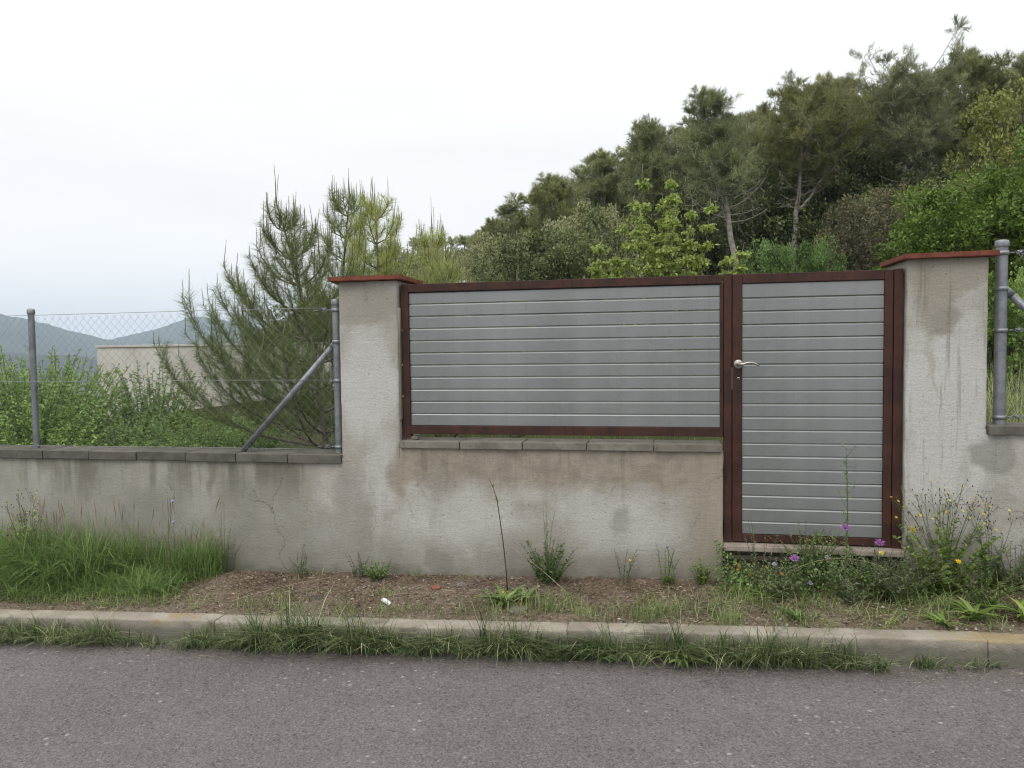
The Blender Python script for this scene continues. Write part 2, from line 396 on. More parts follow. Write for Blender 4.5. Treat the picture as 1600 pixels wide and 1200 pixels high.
def unit(v):
    v = np.asarray(v, float); return v / (np.linalg.norm(v, axis=-1, keepdims=True) + 1e-9)
def rand_dirs(n, up=0.0):
    v = rng.normal(size=(n, 3)); v[:, 2] += up; return unit(v)
def add_leaves(mb, P, D, Ln, Wd, tint, droop=0.0, shape=.42, six=False):
    """folded diamond leaves (2 triangles) at P pointing along D"""
    n = len(P)
    if n == 0: return
    D = unit(D); Ln = np.broadcast_to(Ln, (n,))[:, None]; Wd = np.broadcast_to(Wd, (n,))[:, None]
    S = unit(np.cross(D, unit(rng.normal(size=(n, 3)) * .6 + np.array([0, 0, 1.0]))))
    N = np.cross(S, D)
    tip = P + D * Ln; tip[:, 2] -= (droop * Ln[:, 0])
    mid = P + D * Ln * shape + N * Wd * .18
    a = mid + S * Wd / 2; b = mid - S * Wd / 2
    V = np.stack([P, a, tip, b], 1).reshape(-1, 3)
    i = np.arange(n)[:, None] * 4
    F = np.vstack([i + np.array([0, 1, 2]), i + np.array([0, 2, 3])])
    mb.add(V, F, np.repeat(np.broadcast_to(tint, (n,)), 4))
def add_needles(mb, P, D, Ln, Wd, tint):
    n = len(P); D = unit(D)
    S = unit(np.cross(D, rng.normal(size=(n, 3))))
    Ln = np.broadcast_to(Ln, (n,))[:, None]; Wd = np.broadcast_to(Wd, (n,))[:, None]
    V = np.stack([P + S * Wd / 2, P - S * Wd / 2, P + D * Ln], 1).reshape(-1, 3)
    F = np.arange(n)[:, None] * 3 + np.array([0, 1, 2])
    mb.add(V, F, np.repeat(np.broadcast_to(tint, (n,)), 3))
def add_blades(mb, P, h, w, bend, az, tint):
    """curved tapering grass blades, 5 triangles each"""
    n = len(P)
    h = np.broadcast_to(h, (n,)); w = np.broadcast_to(w, (n,)); bend = np.broadcast_to(bend, (n,))
    A = np.stack([np.cos(az), np.sin(az), np.zeros(n)], 1); S = np.stack([-np.sin(az), np.cos(az), np.zeros(n)], 1)
    rows = []
    for t, ww in ((0, .8), (.35, 1.0), (.7, .7), (1.0, 0)):
        hor = bend * h * t ** 1.9; ver = h * (t - .48 * bend * t * t)
        c = P + A * hor[:, None]; c[:, 2] = P[:, 2] + ver
        rows.append(c + S * (w * ww / 2)[:, None])
        if ww: rows.append(c - S * (w * ww / 2)[:, None])
    V = np.stack(rows, 1).reshape(-1, 3)
    i = np.arange(n)[:, None] * 7
    F = np.vstack([i + np.array(q) for q in ((0, 1, 3), (0, 3, 2), (2, 3, 5), (2, 5, 4), (4, 5, 6))])
    mb.add(V, F, np.repeat(np.broadcast_to(tint, (n,)), 7))
def bez(p0, p1, p2, k=8):
    t = np.linspace(0, 1, k)[:, None]
    return (1 - t) ** 2 * np.asarray(p0, float) + 2 * t * (1 - t) * np.asarray(p1, float) + t * t * np.asarray(p2, float)

def box_obj(name, dims, mat, parent=None, loc=(0, 0, 0), rot=(0, 0, 0), bevel=.002, seg=2, jitter=0):
    """bevelled box centred on loc"""
    bm = bmesh.new(); bmesh.ops.create_cube(bm, size=1)
    for v in bm.verts: v.co = Vector((v.co.x * dims[0], v.co.y * dims[1], v.co.z * dims[2]))
    if jitter:
        for v in bm.verts: v.co += Vector((random.uniform(-1, 1), random.uniform(-1, 1), random.uniform(-1, 1))) * jitter
    if bevel: bmesh.ops.bevel(bm, geom=bm.edges[:], offset=bevel, segments=seg, affect='EDGES', profile=.6)
    me = bpy.data.meshes.new(name); bm.to_mesh(me); bm.free(); me.materials.append(mat)
    return link(name, me, parent, loc, rot)
def box_between(name, x0, x1, y0, y1, z0, z1, mat, parent=None, **k):
    return box_obj(name, (x1 - x0, y1 - y0, z1 - z0), mat, parent, ((x0 + x1) / 2, (y0 + y1) / 2, (z0 + z1) / 2), **k)
def lathe_mesh(name, prof, mat, sides=20, smooth=True):
    """profile of (r, z) turned about Z"""
    mb = MB(); t = np.arange(sides) / sides * 2 * np.pi
    V = np.array([[(r * math.cos(a), r * math.sin(a), z) for a in t] for r, z in prof]).reshape(-1, 3)
    k = len(prof); i = np.arange(k - 1)[:, None] * sides; j = np.arange(sides)[None]; j2 = (j + 1) % sides
    mb.add(V, np.stack([i + j, i + j2, i + sides + j2, i + sides + j], -1).reshape(-1, 4))
    return mb.mesh(name, mat, smooth)

# ------------------------------------------------------------------ ground shapes
G = .027                                   # the street climbs to the right
def sstep(x, a, b):
    t = np.clip((x - a) / (b - a), 0, 1); return t * t * (3 - 2 * t)
def soft_lin(v, hi, lo):
    return np.where(v > 0, hi * np.tanh(v / hi), lo * np.tanh(v / lo))
def T(x, y):
    """land behind the wall: garden level, a wooded slope up to the right, a valley to the left"""
    x = np.asarray(x, float); y = np.asarray(y, float)
    v = soft_lin(.07 * y + .17 * x, 20., 88.)
    g = .55 + soft_lin(G * x, 3., 3.)
    s = sstep(y, 3, 12)
    wob = .12 * np.sin(x * .55 + 1.3) * np.cos(y * .43) * sstep(y, 6, 14)
    return g * (1 - s) + (1.6 + v) * s + wob
def Tz(x, y): return float(T(x, y))
def kerb_y(x): return -.705 + .022 * x     # front face of the kerb
def verge_z(x, y): return .205 + G * x + .09 * np.minimum(y, 0)

def grid_mesh(name, xs, ys, zf, mat, smooth=True):
    X, Y = np.meshgrid(xs, ys); Z = zf(X, Y)
    V = np.stack([X, Y, Z], -1).reshape(-1, 3)
    nx, ny = len(xs), len(ys)
    i = (np.arange(ny - 1)[:, None] * nx + np.arange(nx - 1)[None]).ravel()
    return np_mesh(name, V, np.stack([i, i + 1, i + nx + 1, i + nx], -1), None, smooth, [mat])

def far_ground_material():
    m = M('scrubby_hillside')
    c = m.mix(m.rng(m.noise(.35, 6, .7), .35, .65), (.035, .05, .02), (.075, .085, .035))
    c = m.mix(m.math('MULTIPLY', m.rng(m.noise(2.5, 6, .7), .5, .65), .6), c, (.09, .065, .04))
    return m.done(m.pbr(c, .95, 0, m.bump(m.noise(2.5, 6, .7), 1, .3), .1))
def hill_material():
    m = M('forested_far_hill')
    c = m.mix(m.rng(m.noise(.012, 6, .7), .35, .65), (.024, .038, .02), (.07, .085, .042))
    c = m.mix(m.math('MULTIPLY', m.rng(m.noise(.06, 5, .75), .5, .62), .7), c, (.012, .02, .012))
    return m.done(m.pbr(c, .95, 0, m.bump(m.noise(.05, 6, .75), 1, 14), .05))
MAT['scrub'] = far_ground_material(); MAT['hill'] = hill_material()

def noise_arr(X, Y, sc, seed=0.0):
    f = noise.fractal
    return np.array([f(Vector((x * sc, y * sc, seed)), 1.0, 2.0, 5) for x, y in zip(X.ravel(), Y.ravel())]).reshape(X.shape)

# rear land, one sheet from the wall to the horizon
xs = 3 * np.sinh(np.linspace(-7.9, 7.9, 200)); ys = np.concatenate([[.135], .14 + 2.0 * np.sinh(np.linspace(0, 7.8, 170))])
tag(link('hillside_ground', grid_mesh('hillside_ground', xs, ys, lambda X, Y: T(X, Y) - 6.0 * (Y < .138), MAT['scrub'])), kind='structure')
# land on the street side, under the road and beyond it
ys2 = np.concatenate([-2.0 * np.sinh(np.linspace(8.4, .0, 60)) + .0, [.13]])
tag(link('roadside_ground', grid_mesh('roadside_ground', xs, ys2, lambda X, Y: soft_lin(G * X, 40., 80.) - .06, MAT['scrub'])), kind='structure')
# road sheet
xs3 = np.linspace(-60, 60, 61); me = grid_mesh('road', xs3, np.linspace(-6.8, -.60, 8), lambda X, Y: G * X + .02, MAT['asphalt'])
V = np.array([v.co[:] for v in me.vertices]); tag(link('road', me), kind='structure')
# verge of bare soil between the kerb and the wall
def verge_mesh():
    xs = np.arange(-12, 8.01, .025); ts = np.linspace(0, 1, 26)
    X, Tt = np.meshgrid(xs, ts)
    y0 = kerb_y(X) + .09; Y = y0 + Tt * (.03 - y0)
    Z = verge_z(X, Y)
    N = noise_arr(X, Y, 3.1, 1.0) * .016 + noise_arr(X, Y, 17., 4.0) * .012
    Z = Z + N * sstep(Tt, 0, .12) - .012 * (1 - sstep(Tt, 0, .1))
    Vv = np.stack([X, Y, Z], -1).reshape(-1, 3); nx, ny = len(xs), len(ts)
    i = (np.arange(ny - 1)[:, None] * nx + np.arange(nx - 1)[None]).ravel()
    return np_mesh('verge', Vv, np.stack([i, i + 1, i + nx + 1, i + nx], -1), None, True, [MAT['soil']])
tag(link('verge', verge_mesh()), kind='structure')

# kerb of separate stones
kerb = empty('kerb', kind='structure')
def kerb_stone_mesh():
    bm = bmesh.new(); bmesh.ops.create_cube(bm, size=1)
    for v in bm.verts: v.co = Vector((v.co.x * .996, v.co.y * .115, v.co.z * .30))
    top = [e for e in bm.edges if all(v.co.z > 0 for v in e.verts)]
    front = [e for e in top if all(v.co.y < 0 for v in e.verts)]
    bmesh.ops.bevel(bm, geom=front, offset=.013, segments=4, affect='EDGES', profile=.5)
    ends = [e for e in bm.edges if abs(abs(e.verts[0].co.x) - .498) < .001 and abs(abs(e.verts[1].co.x) - .498) < .001]
    bmesh.ops.bevel(bm, geom=ends, offset=.003, segments=1, affect='EDGES')
    for k in range(-9, 10):
        bmesh.ops.bisect_plane(bm, geom=bm.verts[:] + bm.edges[:] + bm.faces[:], plane_co=(k * .05, 0, 0), plane_no=(1, 0, 0))
    for v in bm.verts:
        n_ = noise.noise_vector(Vector((v.co.x * 5, 3.3, 0)))
        v.co += n_ * (.004 if v.co.z > 0 else 0)
    me = bpy.data.meshes.new('kerb_stone'); bm.to_mesh(me); bm.free(); me.materials.append(MAT['kerb'])
    return me
ks = kerb_stone_mesh()
for i in range(-9, 9):
    x = i * 1.0 + .0
    top = .148 + G * x + random.uniform(-.004, .004)
    link('kerb_stone', ks, kerb, (x, kerb_y(x) + .0575 + random.uniform(-.003, .003), top - .15), (0, -math.atan(G), math.atan(.022) + random.uniform(-.003, .003)))

# ------------------------------------------------------------------ far hills
def ridge(name, bear, elev, dist, width, base, seed):
    B = np.linspace(bear[0], bear[-1], 260); E = np.interp(B, bear, elev)
    s = np.linspace(-1, 1, 34)
    BB, S = np.meshgrid(B, s); EE = np.interp(BB, bear, elev)
    Rr = dist + S * width
    X = np.sin(np.radians(BB)) * Rr; Y = np.cos(np.radians(BB)) * Rr - 4.6
    crest = 1.6 + np.tan(np.radians(EE)) * dist
    prof = np.clip(1 - np.abs(S) ** 1.25, 0, 1)
    Z = base + (crest - base) * prof
    N = noise_arr(X, Y, 1 / 420., seed)
    Z += N * (crest - base) * .16 * (1 - prof ** 3) * sstep(prof, 0, .3) + noise_arr(X, Y, 1 / 60., seed + 5) * 8.0 * sstep(prof, 0, .2)
    Vv = np.stack([X, Y, Z], -1).reshape(-1, 3); nx, ny = len(B), len(s)
    i = (np.arange(ny - 1)[:, None] * nx + np.arange(nx - 1)[None]).ravel()
    return tag(link(name, np_mesh(name, Vv, np.stack([i, i + nx, i + nx + 1, i + 1], -1), None, True, [MAT['hill']])), kind='structure')
ridge('far_hill', [-100, -85, -70, -58, -50, -45, -43.3, -41.6, -39.8, -38.6, -37.6], [.8, 2.4, 1.6, 3.0, 3.1, 2.55, 2.2, 1.6, 1.1, .8, .2], 3300, 900, -90, 2.)
ridge('far_hill', [-42.5, -40, -38.8, -36.7, -34.3, -33.5, -32.7, -31.4, -28.9, -24, -15, -5, 10], [-.6, .5, .95, 1.46, 2.29, 2.47, 2.38, 2.07, 1.48, 1.2, .9, .8, .2], 3700, 950, -90, 9.)
ridge('valley_hill', [-100, -80, -60, -50, -45, -43, -41.6, -39.8, -38, -35, -30, -20], [-.2, .3, -.2, .3, .08, .02, -.03, -.4, -.8, -1.0, -1.3, -1.8], 2000, 500, -88, 14.)

# ------------------------------------------------------------------ boundary wall
def plaster_y(x, z):
    return .0022 * noise.noise(Vector((x * 2.3, 3.1, z * 2.3))) * 2 + .0009 * noise.noise(Vector((x * 14, 1.1, z * 14)))
def plaster_slab(name, x0, x1, z0, z1, y0, y1, parent, roundL=False, roundR=False, step=.03, roundT=False):
    def line(a, b, ra, rb):
        L_ = list(np.linspace(a, b, max(2, int((b - a) / step) + 1)))
        if ra: L_ = [a, a + .003, a + .009] + [q for q in L_ if q > a + .014]
        if rb: L_ = [q for q in L_ if q < b - .014] + [b - .009, b - .003, b]
        return np.array(L_)
    X = line(x0, x1, roundL, roundR); Z = line(z0, z1, False, roundT)
    nx, nz = len(X), len(Z); V = []
    for z in Z:
        for x in X:
            y = y0 + plaster_y(x, z); xx = x
            for flag, e, sg in ((roundL, x0, 1), (roundR, x1, -1)):
                if flag:
                    d = abs(x - e); y += .010 * max(0, 1 - d / .011) ** 2
                    if d < .001: xx = x + sg * .0035 * noise.noise(Vector((e, 7.7, z * 9)))
            V.append((xx, y, z))
    F = [(j * nx + i, j * nx + i + 1, (j + 1) * nx + i + 1, (j + 1) * nx + i) for j in range(nz - 1) for i in range(nx - 1)]
    nf = len(F)
    # sides, top and back on their own vertices
    def strip(idx, flip):
        b = len(V)
        for q in idx: V.append(V[q])
        for q in idx: V.append((V[q][0], y1, V[q][2]))
        k = len(idx)
        for a in range(k - 1):
            f = (b + a, b + a + 1, b + k + a + 1, b + k + a); F.append(f if flip else f[::-1])
    strip([j * nx for j in range(nz)], True); strip([j * nx + nx - 1 for j in range(nz)], False)
    strip([(nz - 1) * nx + i for i in range(nx)], True)
    b = len(V); V += [(x0, y1, z0), (x1, y1, z0), (x1, y1, z1), (x0, y1, z1)]; F.append((b + 1, b, b + 3, b + 2))
    me = bpy.data.meshes.new(name); me.from_pydata(V, [], F); me.materials.append(MAT['plaster'])
    me.polygons.foreach_set('use_smooth', [i < nf for i in range(len(F))]); me.update()
    return link(name, me, parent)

wall = empty('boundary_wall', (0, 0, 0), 0, 'weathered grey plastered street wall with two square pillars and stepped copings', 'wall')
XL0, XL1, XM1, XR0, XR1 = -2.045, -1.652, .334, 1.318, 1.727
plaster_slab('wall_section', -12, XL0, -.3, .87, 0, .2, wall)
plaster_slab('wall_section', XL1, XM1, -.1, .975, 0, .2, wall, roundR=True)
plaster_slab('wall_section', XR1, 8.0, -.1, 1.09, 0, .2, wall)
tag(plaster_slab('pillar_foot', XL0, XL1, -.1, .905, 0, .4, wall), 'foot of the left pillar running into the low wall')
pl = tag(plaster_slab('pillar', XL0, XL1, .905, 2.032, 0, .4, wall, True, True), 'left pillar with a brown damp stain under its cap')
tag(plaster_slab('pillar_foot', XR0, XR1, -.1, 1.12, 0, .4, wall, True, False), 'foot of the right pillar')
pr = tag(plaster_slab('pillar', XR0, XR1, 1.12, 2.058, 0, .4, wall, True, True), 'right pillar with round brownish blotches')
def cap_mesh(w, d, t):
    bm = bmesh.new(); bmesh.ops.create_cube(bm, size=1)
    for v in bm.verts: v.co = Vector((v.co.x * w, v.co.y * d, v.co.z * t))
    bmesh.ops.bevel(bm, geom=bm.edges[:], offset=.004, segments=2, affect='EDGES')
    for v in bm.verts: v.co += noise.noise_vector(v.co * 5) * .0015
    me = bpy.data.meshes.new('pillar_cap'); bm.to_mesh(me); bm.free(); me.materials.append(MAT['cap']); return me
cm = cap_mesh(.475, .50, .03)
link('pillar_cap', cm, pl, ((XL0 + XL1) / 2 - .008, .205, 2.0485), (R(-.3), R(-.5), R(.6)))
link('pillar_cap', cm, pr, ((XR0 + XR1) / 2 + .005, .205, 2.0745), (R(.2), R(-.6), R(-.4)))
def coping(x0, x1, n, ztop, th, mat):
    w = (x1 - x0) / n
    for i in range(n):
        a = x0 + i * w + .003; b = a + w - .006
        box_between('coping_tile', a, b, -.022 + random.uniform(-.003, .003), .205, ztop - th + random.uniform(-.0015, .0015), ztop + random.uniform(-.0015, .0015), mat, wall,
                    bevel=.004, rot=(random.uniform(-.004, .004), random.uniform(-.002, .002), random.uniform(-.003, .003)))
coping(-2.045 - 26 * .372, -2.045, 26, .926, .057, MAT['coping'])
coping(-1.648, .328, 5, 1.020, .044, MAT['coping_pale'])
coping(1.73, 1.73 + 16 * .40, 16, 1.142, .05, MAT['coping'])
# mortar bed hiding under the coping joints
box_between('mortar_bed', -11.9, -2.05, .004, .195, .871, .915, MAT['dark_concrete'], wall, bevel=0)
box_between('mortar_bed', -1.645, .32, .004, .195, .9765, 1.010, MAT['step'], wall, bevel=0)
box_between('mortar_bed', 1.735, 7.9, .004, .195, 1.0915, 1.13, MAT['dark_concrete'], wall, bevel=0)
# threshold under the gate: tiled nosing over a darker riser
box_between('doorstep', .336, 1.314, -.035, .36, .400, .432, MAT['step'], wall, bevel=.006)
box_between('step_riser', .332, 1.316, .015, .35, .0, .399, MAT['dark_concrete'], wall, bevel=.004)
box_between('doorstep', .336, 1.314, -.012, .30, .345, .372, MAT['dark_concrete'], wall, bevel=.005)
# broken plaster edge, crack filler and tie ends beside the fence panel
box_between('plaster_chip', -1.655, -1.640, .01, .05, 1.15, 1.86, MAT['plaster'], wall, bevel=.003, jitter=.003)
# small tile shard under the fence panel
shard = box_obj('tile_shard', (.075, .05, .026), MAT['coping_pale'], None, (-1.585, .07, 1.034), (0, R(-7), R(4)), .002, 1, .003)
tag(shard, 'small pale broken tile wedged under the left end of the metal fence panel', 'tile shard')

# ------------------------------------------------------------------ slatted fence panel and gate
def slat_mesh(length, h, mat=MAT['slat']):
    """one board: flat face, lip facing up along the top, tucked lower edge, extruded along X"""
    prof = [(0, .0035), (0, h - .010), (.007, h - .0015), (.016, h - .0005), (.016, .0015), (.003, .0015)]
    k = len(prof); V = []
    for x in (0, length):
        V += [(x, y, z) for y, z in prof]
    F = [(i, (i + 1) % k, k + (i + 1) % k, k + i) for i in range(k)]
    F = [f[::-1] for f in F] + [tuple(range(k)), tuple(range(2 * k - 1, k - 1, -1))]
    me = bpy.data.meshes.new('slat'); me.from_pydata(V, [], F); me.materials.append(mat); me.update()
    bm = bmesh.new(); bm.from_mesh(me); bmesh.ops.recalc_face_normals(bm, faces=bm.faces[:]); bm.to_mesh(me); bm.free()
    return me
def bar(name, x0, x1, y0, y1, z0, z1, parent, mat=None):
    return box_between(name, x0, x1, y0, y1, z0, z1, mat or MAT['rust'], parent, bevel=.0025, seg=2)
YF = .04
panel = empty('fence_panel', (-.65, YF, 1.05), 0, 'long horizontal grey slatted metal panel in a rust red frame above the low wall', 'fence panel')
def rel(o, p):                       # keep world placement under a moved parent
    o.location = Vector(o.location) - Vector(p.location); return o
ft = 2.010
rel(bar('frame_rail', -1.640, .332, YF, YF + .045, 1.960, ft, panel), panel)
rel(bar('frame_rail', -1.640, .332, YF, YF + .045, 1.060, 1.112, panel), panel)
rel(bar('frame_stile', -1.640, -1.590, YF - .002, YF + .047, 1.030, 1.962, panel), panel)
rel(bar('frame_stile', .318, .338, YF + .003, YF + .040, 1.058, 1.962, panel), panel)
sm = slat_mesh(1.906, .0765)
for i in range(11):
    rel(link('slat', sm, panel, (-1.589 + random.uniform(-.001, .001), YF + .010 + random.uniform(-.0012, .0012), 1.1135 + i * .0771)), panel)
# fixing lugs between pillar and frame
for z in (1.30, 1.50, 1.72):
    rel(box_between('fixing_lug', -1.66, -1.632, YF - .006, YF + .01, z - .006, z + .006, MAT['step'], panel, bevel=.002), panel)
rel(box_between('packing_strip', -1.656, -1.642, YF + .012, YF + .05, 1.12, 1.93, MAT['dark_concrete'], panel, bevel=.002), panel)

gate = empty('pedestrian_gate', (.83, YF, .44), 0, 'narrow slatted metal gate with lever handle in a rust red frame beside the right pillar', 'gate')
rel(bar('gate_post', .340, .383, YF - .004, YF + .052, .425, ft + .004, gate), gate)
rel(bar('gate_post', 1.262, 1.308, YF - .004, YF + .052, .42, ft + .004, gate), gate)
leaf = link('gate_leaf_frame', None, gate, (0, 0, 0))
def bar2(*a, **k):
    return rel(bar(*a, **k), gate)
bar2('frame_stile', .389, .444, YF, YF + .044, .44, ft, leaf)
bar2('frame_stile', 1.213, 1.258, YF, YF + .044, .44, ft, leaf)
bar2('frame_rail', .445, 1.212, YF + .001, YF + .043, 1.957, ft, leaf)
bar2('frame_rail', .445, 1.212, YF + .001, YF + .043, .442, .484, leaf)
bar2('door_stop', .380, .392, YF + .012, YF + .030, .45, ft - .003, gate, )
sm2 = slat_mesh(.766, .0765); sm3 = slat_mesh(.766, .089)
for i in range(19):
    z = .4845 + i * .0771 if i < 18 else .4845 + 18 * .0771
    rel(link('slat', sm3 if i == 18 else sm2, gate, (.4455 + random.uniform(-.0008, .0008), YF + .010 + random.uniform(-.001, .001), z)), gate)
# lever handle
hz = 1.487
hx = .4215
rose = rel(link('handle_rose', lathe_mesh('handle_rose', [(0, .009), (.02, .009), (.0265, .006), (.0275, 0)], MAT['nickel'], 24), gate, (hx, YF - .0002, hz), (R(90), 0, 0)), gate)
mb = MB()
mb.tube([(0, 0, 0), (0, -.02, 0), (0, -.045, 0)], [.010, .008, .008], 10)
mb.tube([(-.004, -.045, -.001), (.02, -.048, .000), (.045, -.048, .007), (.065, -.047, .010), (.085, -.047, .006), (.100, -.046, -.003), (.112, -.045, -.008)], [.008, .0085, .0075, .007, .0065, .006, .004], 10)
rel(mb.build('lever', MAT['nickel'], gate, True, loc=(hx, YF, hz)), gate)
rel(link('lock_cylinder', lathe_mesh('lock_cylinder', [(0, .006), (.007, .006), (.0085, .004), (.0085, 0)], MAT['nickel'], 14), gate, (hx + .001, YF - .0002, hz - .083), (R(90), 0, 0)), gate)
rel(box_between('strike_plate', .384, .388, YF + .002, YF + .02, hz - .15, hz - .02, MAT['nickel'], gate, bevel=.001), gate)

# ------------------------------------------------------------------ chain-link fences
def chain_mesh(x0, x1, z0, z1, y, pitch=.062, r=.00105):
    """zigzag wires running up the fence, hooked round each other"""
    V = []; F = []; k = 0; n = int((z1 - z0) / (pitch / 2)); xs = np.arange(x0, x1, pitch / 2)
    mb = MB()
    p = pitch / 2; zz = z0 + np.arange(n + 1) * p
    off = np.array([(1, 0), (-.5, .87), (-.5, -.87)]) * r
    for c, x in enumerate(np.arange(x0, x1, p)):
        # one wire zigzags between neighbouring columns
        xx = x + np.where((np.arange(n + 1) + c) % 2 == 0, 0, p) * 1.0
        yy = y + np.where((np.arange(n + 1) + c) % 2 == 0, .002, -.002)
        xx = np.minimum(xx, x1)
        P = np.stack([xx, yy, zz], 1)
        Vv = P[:, None] + np.stack([off[:, 0], off[:, 1], np.zeros(3)], 1)[None]
        i = np.arange(n)[:, None] * 3; j = np.arange(3)[None]; j2 = (j + 1) % 3
        Fq = np.stack([i + j, i + j2, i + 3 + j2, i + 3 + j], -1).reshape(-1, 4)
        mb.add(Vv.reshape(-1, 3), Fq)
        # top barb
        e = P[-1]; mb.tube([e, e + [(-1) ** (n + c) * .012, 0, .020]], r, 3)
    return mb
YC = .085
def post(name, x, z0, z1, r, parent, ballcap=False):
    me = lathe_mesh(name, [(r, 0), (r, z1 - z0)], MAT['galv'], 20)
    o = link(name, me, parent, (x, YC, z0))
    c = lathe_mesh('post_cap', [(r + .004, -.012), (r + .005, -.010), (r + .005, .016), (r + .001, .024), (r * .5, .028), (0, .029)], MAT['galv'], 20)
    link('post_cap', c, o, (0, 0, z1 - z0))
    return o
def clamp(x, z, r, parent):
    return link('clamp_ring', lathe_mesh('clamp_ring', [(r + .001, -.011), (r + .0045, -.011), (r + .0045, .011), (r + .001, .011)], MAT['galv'], 20), parent, (x, YC, z))
def tensioner(x, z, sgn, parent):
    mb = MB()
    mb.tube([(0, 0, 0), (sgn * .03, -.003, .002)], .0035, 6)
    mb.tube([(sgn * .03, -.006, .002), (sgn * .036, -.008, .010), (sgn * .06, -.008, .011), (sgn * .09, -.006, .004), (sgn * .06, -.006, -.008), (sgn * .036, -.006, -.007), (sgn * .03, -.006, .002)], .003, 5)
    mb.tube([(sgn * .052, -.012, .002), (sgn * .052, .012, .002)], .008, 8)
    mb.tube([(sgn * .088, -.004, .002), (sgn * .125, 0, 0)], .003, 5)
    return mb.build('wire_tensioner', MAT['galv'], parent, True, loc=(x, YC, z))
lf = empty('chain_link_fence', (0, 0, 0), 0, 'chain-link fence with steel posts and diagonal brace on the wall left of the gate', 'fence')
for x in (-4.42, -7.3, -10.2): post('fence_post', x, .925, 1.895, .0215, lf)
post('fence_post', -2.100, .925, 1.905, .0265, lf)
mbb = MB(); mbb.tube([(-2.125, YC, 1.63), (-2.79, YC - .012, .93)], .019, 14)
mbb.tube([(-2.10, YC, 1.665), (-2.135, YC - .004, 1.62)], [.012, .020], 10)
mbb.build('diagonal_brace', MAT['galv'], lf, True)
for z in (1.655, 1.40, 1.86, .965): clamp(-2.100, z, .0265, lf)
for z in (1.86, .965): tensioner(-2.13, z, -1, lf)
o = chain_mesh(-12.0, -2.135, .945, 1.868, YC - .028).build('wire_mesh', MAT['wire'], lf); tag(o, kind='stuff')
for z in (1.878, 1.408, .952):
    mb = MB(); xs_ = np.linspace(-12, -2.15, 24); mb.tube(np.stack([xs_, np.full(24, YC - .0265), z - .004 * np.abs(np.sin(xs_ * 1.07))], 1), .0018, 4); mb.build('tension_wire', MAT['wire'], lf)
rf = empty('chain_link_fence', (0, 0, 0), 0, 'chain-link fence with stout end post and brace at the right edge, beyond the right pillar', 'fence')
post('fence_post', 1.822, 1.141, 2.13, .030, rf)
for x in (4.7, 7.6): post('fence_post', x, 1.141, 2.13, .026, rf)
mbb = MB(); mbb.tube([(1.862, YC, 1.865), (2.55, YC - .012, 1.15)], .021, 14); mbb.tube([(1.83, YC, 1.905), (1.872, YC - .002, 1.855)], [.014, .024], 10)
mbb.build('diagonal_brace', MAT['galv'], rf, True)
for z in (1.89, 1.66, 2.085, 1.18): clamp(1.822, z, .030, rf)
for z in (2.085, 1.66, 1.18): tensioner(1.86, z, 1, rf)
o = chain_mesh(1.875, 8.0, 1.155, 2.085, YC - .028).build('wire_mesh', MAT['wire'], rf); tag(o, kind='stuff')
for z in (2.095, 1.66, 1.165):
    mb = MB(); mb.tube([(1.98, YC - .0265, z), (5, YC - .0265, z - .006), (8, YC - .0265, z)], .0018, 4); mb.build('tension_wire', MAT['wire'], rf)

# ------------------------------------------------------------------ pale outbuilding beyond the garden
def render_wall_material():
    m = M('pale_stained_render')
    x, y, z = m.xyz()
    c = m.mix(m.rng(m.noise(.8, 5, .6), .35, .65), (.50, .465, .42), (.60, .57, .525))
    run = m.noise(1, 4, .7, m.map(m.co, (1.6, 1.6, .35)))
    c = m.mix(m.math('MULTIPLY', m.math('MULTIPLY', m.rng(run, .5, .68), m.rng(z, .9, 1.7)), .5), c, (.25, .21, .165))
    c = m.mix(m.math('MULTIPLY', m.rng(m.math('ADD', z, m.math('MULTIPLY', m.noise(5, 3), .06)), 1.62, 1.70), .6), c, (.20, .165, .12))
    wv = m.math('ADD', x, m.math('MULTIPLY', m.noise(3, 4, .7, m.map(m.co, (.3, .3, 2))), .25))
    crack = m.math('MULTIPLY', m.rng(m.math('ABSOLUTE', m.math('ADD', wv, 9.12)), .006, .03, 1, 0), m.rng(z, 1.05, 1.2))
    c = m.mix(m.math('MULTIPLY', crack, .8), c, (.1, .08, .06))
    corner = m.rng(m.math('ABSOLUTE', m.math('ADD', x, 10.43)), .012, .035, 1, 0)
    c = m.mix(m.math('MULTIPLY', corner, .55), c, (.28, .17, .11))
    return m.done(m.pbr(c, .95, 0, m.bump(m.noise(30, 4), .3, .01), .1))
MAT['pale_render'] = render_wall_material()
ob = empty('outbuilding', (-7.6, 10, .0), 0, 'low flat-topped pale rendered outbuilding behind the pine saplings on the left', 'building')
rel(box_between('wall', -10.48, -5.2, 8.0, 12.5, -1.6, 1.70, MAT['pale_render'], ob, bevel=.01), ob)
rel(box_between('roof_slab', -10.50, -5.18, 7.985, 12.52, 1.702, 1.745, MAT['pale_render'], ob, bevel=.008), ob)
# white plastic chair, its back just showing over the fence panel
ch = empty('plastic_chair', (-3.38, 8.0, Tz(-3.38, 8.0)), R(8), 'white plastic garden chair whose slatted back just shows over the fence panel', 'chair')
zc = 2.76 - Tz(-3.38, 8.0)
for z in (zc - .03, zc - .09, zc - .15, zc - .21): box_between('back_slat', -.085, .085, -.012, .012, z - .014, z + .014, MAT['white'], ch, bevel=.004)
for x in (-.095, .095):
    box_between('leg', x - .012, x + .012, -.014, .014, 0, zc, MAT['white'], ch, bevel=.004)
    box_between('leg', x - .012, x + .012, -.40, -.375, 0, .42, MAT['white'], ch, bevel=.004)
box_between('seat', -.11, .11, -.41, .0, .40, .425, MAT['white'], ch, bevel=.006)

exec_marker = True
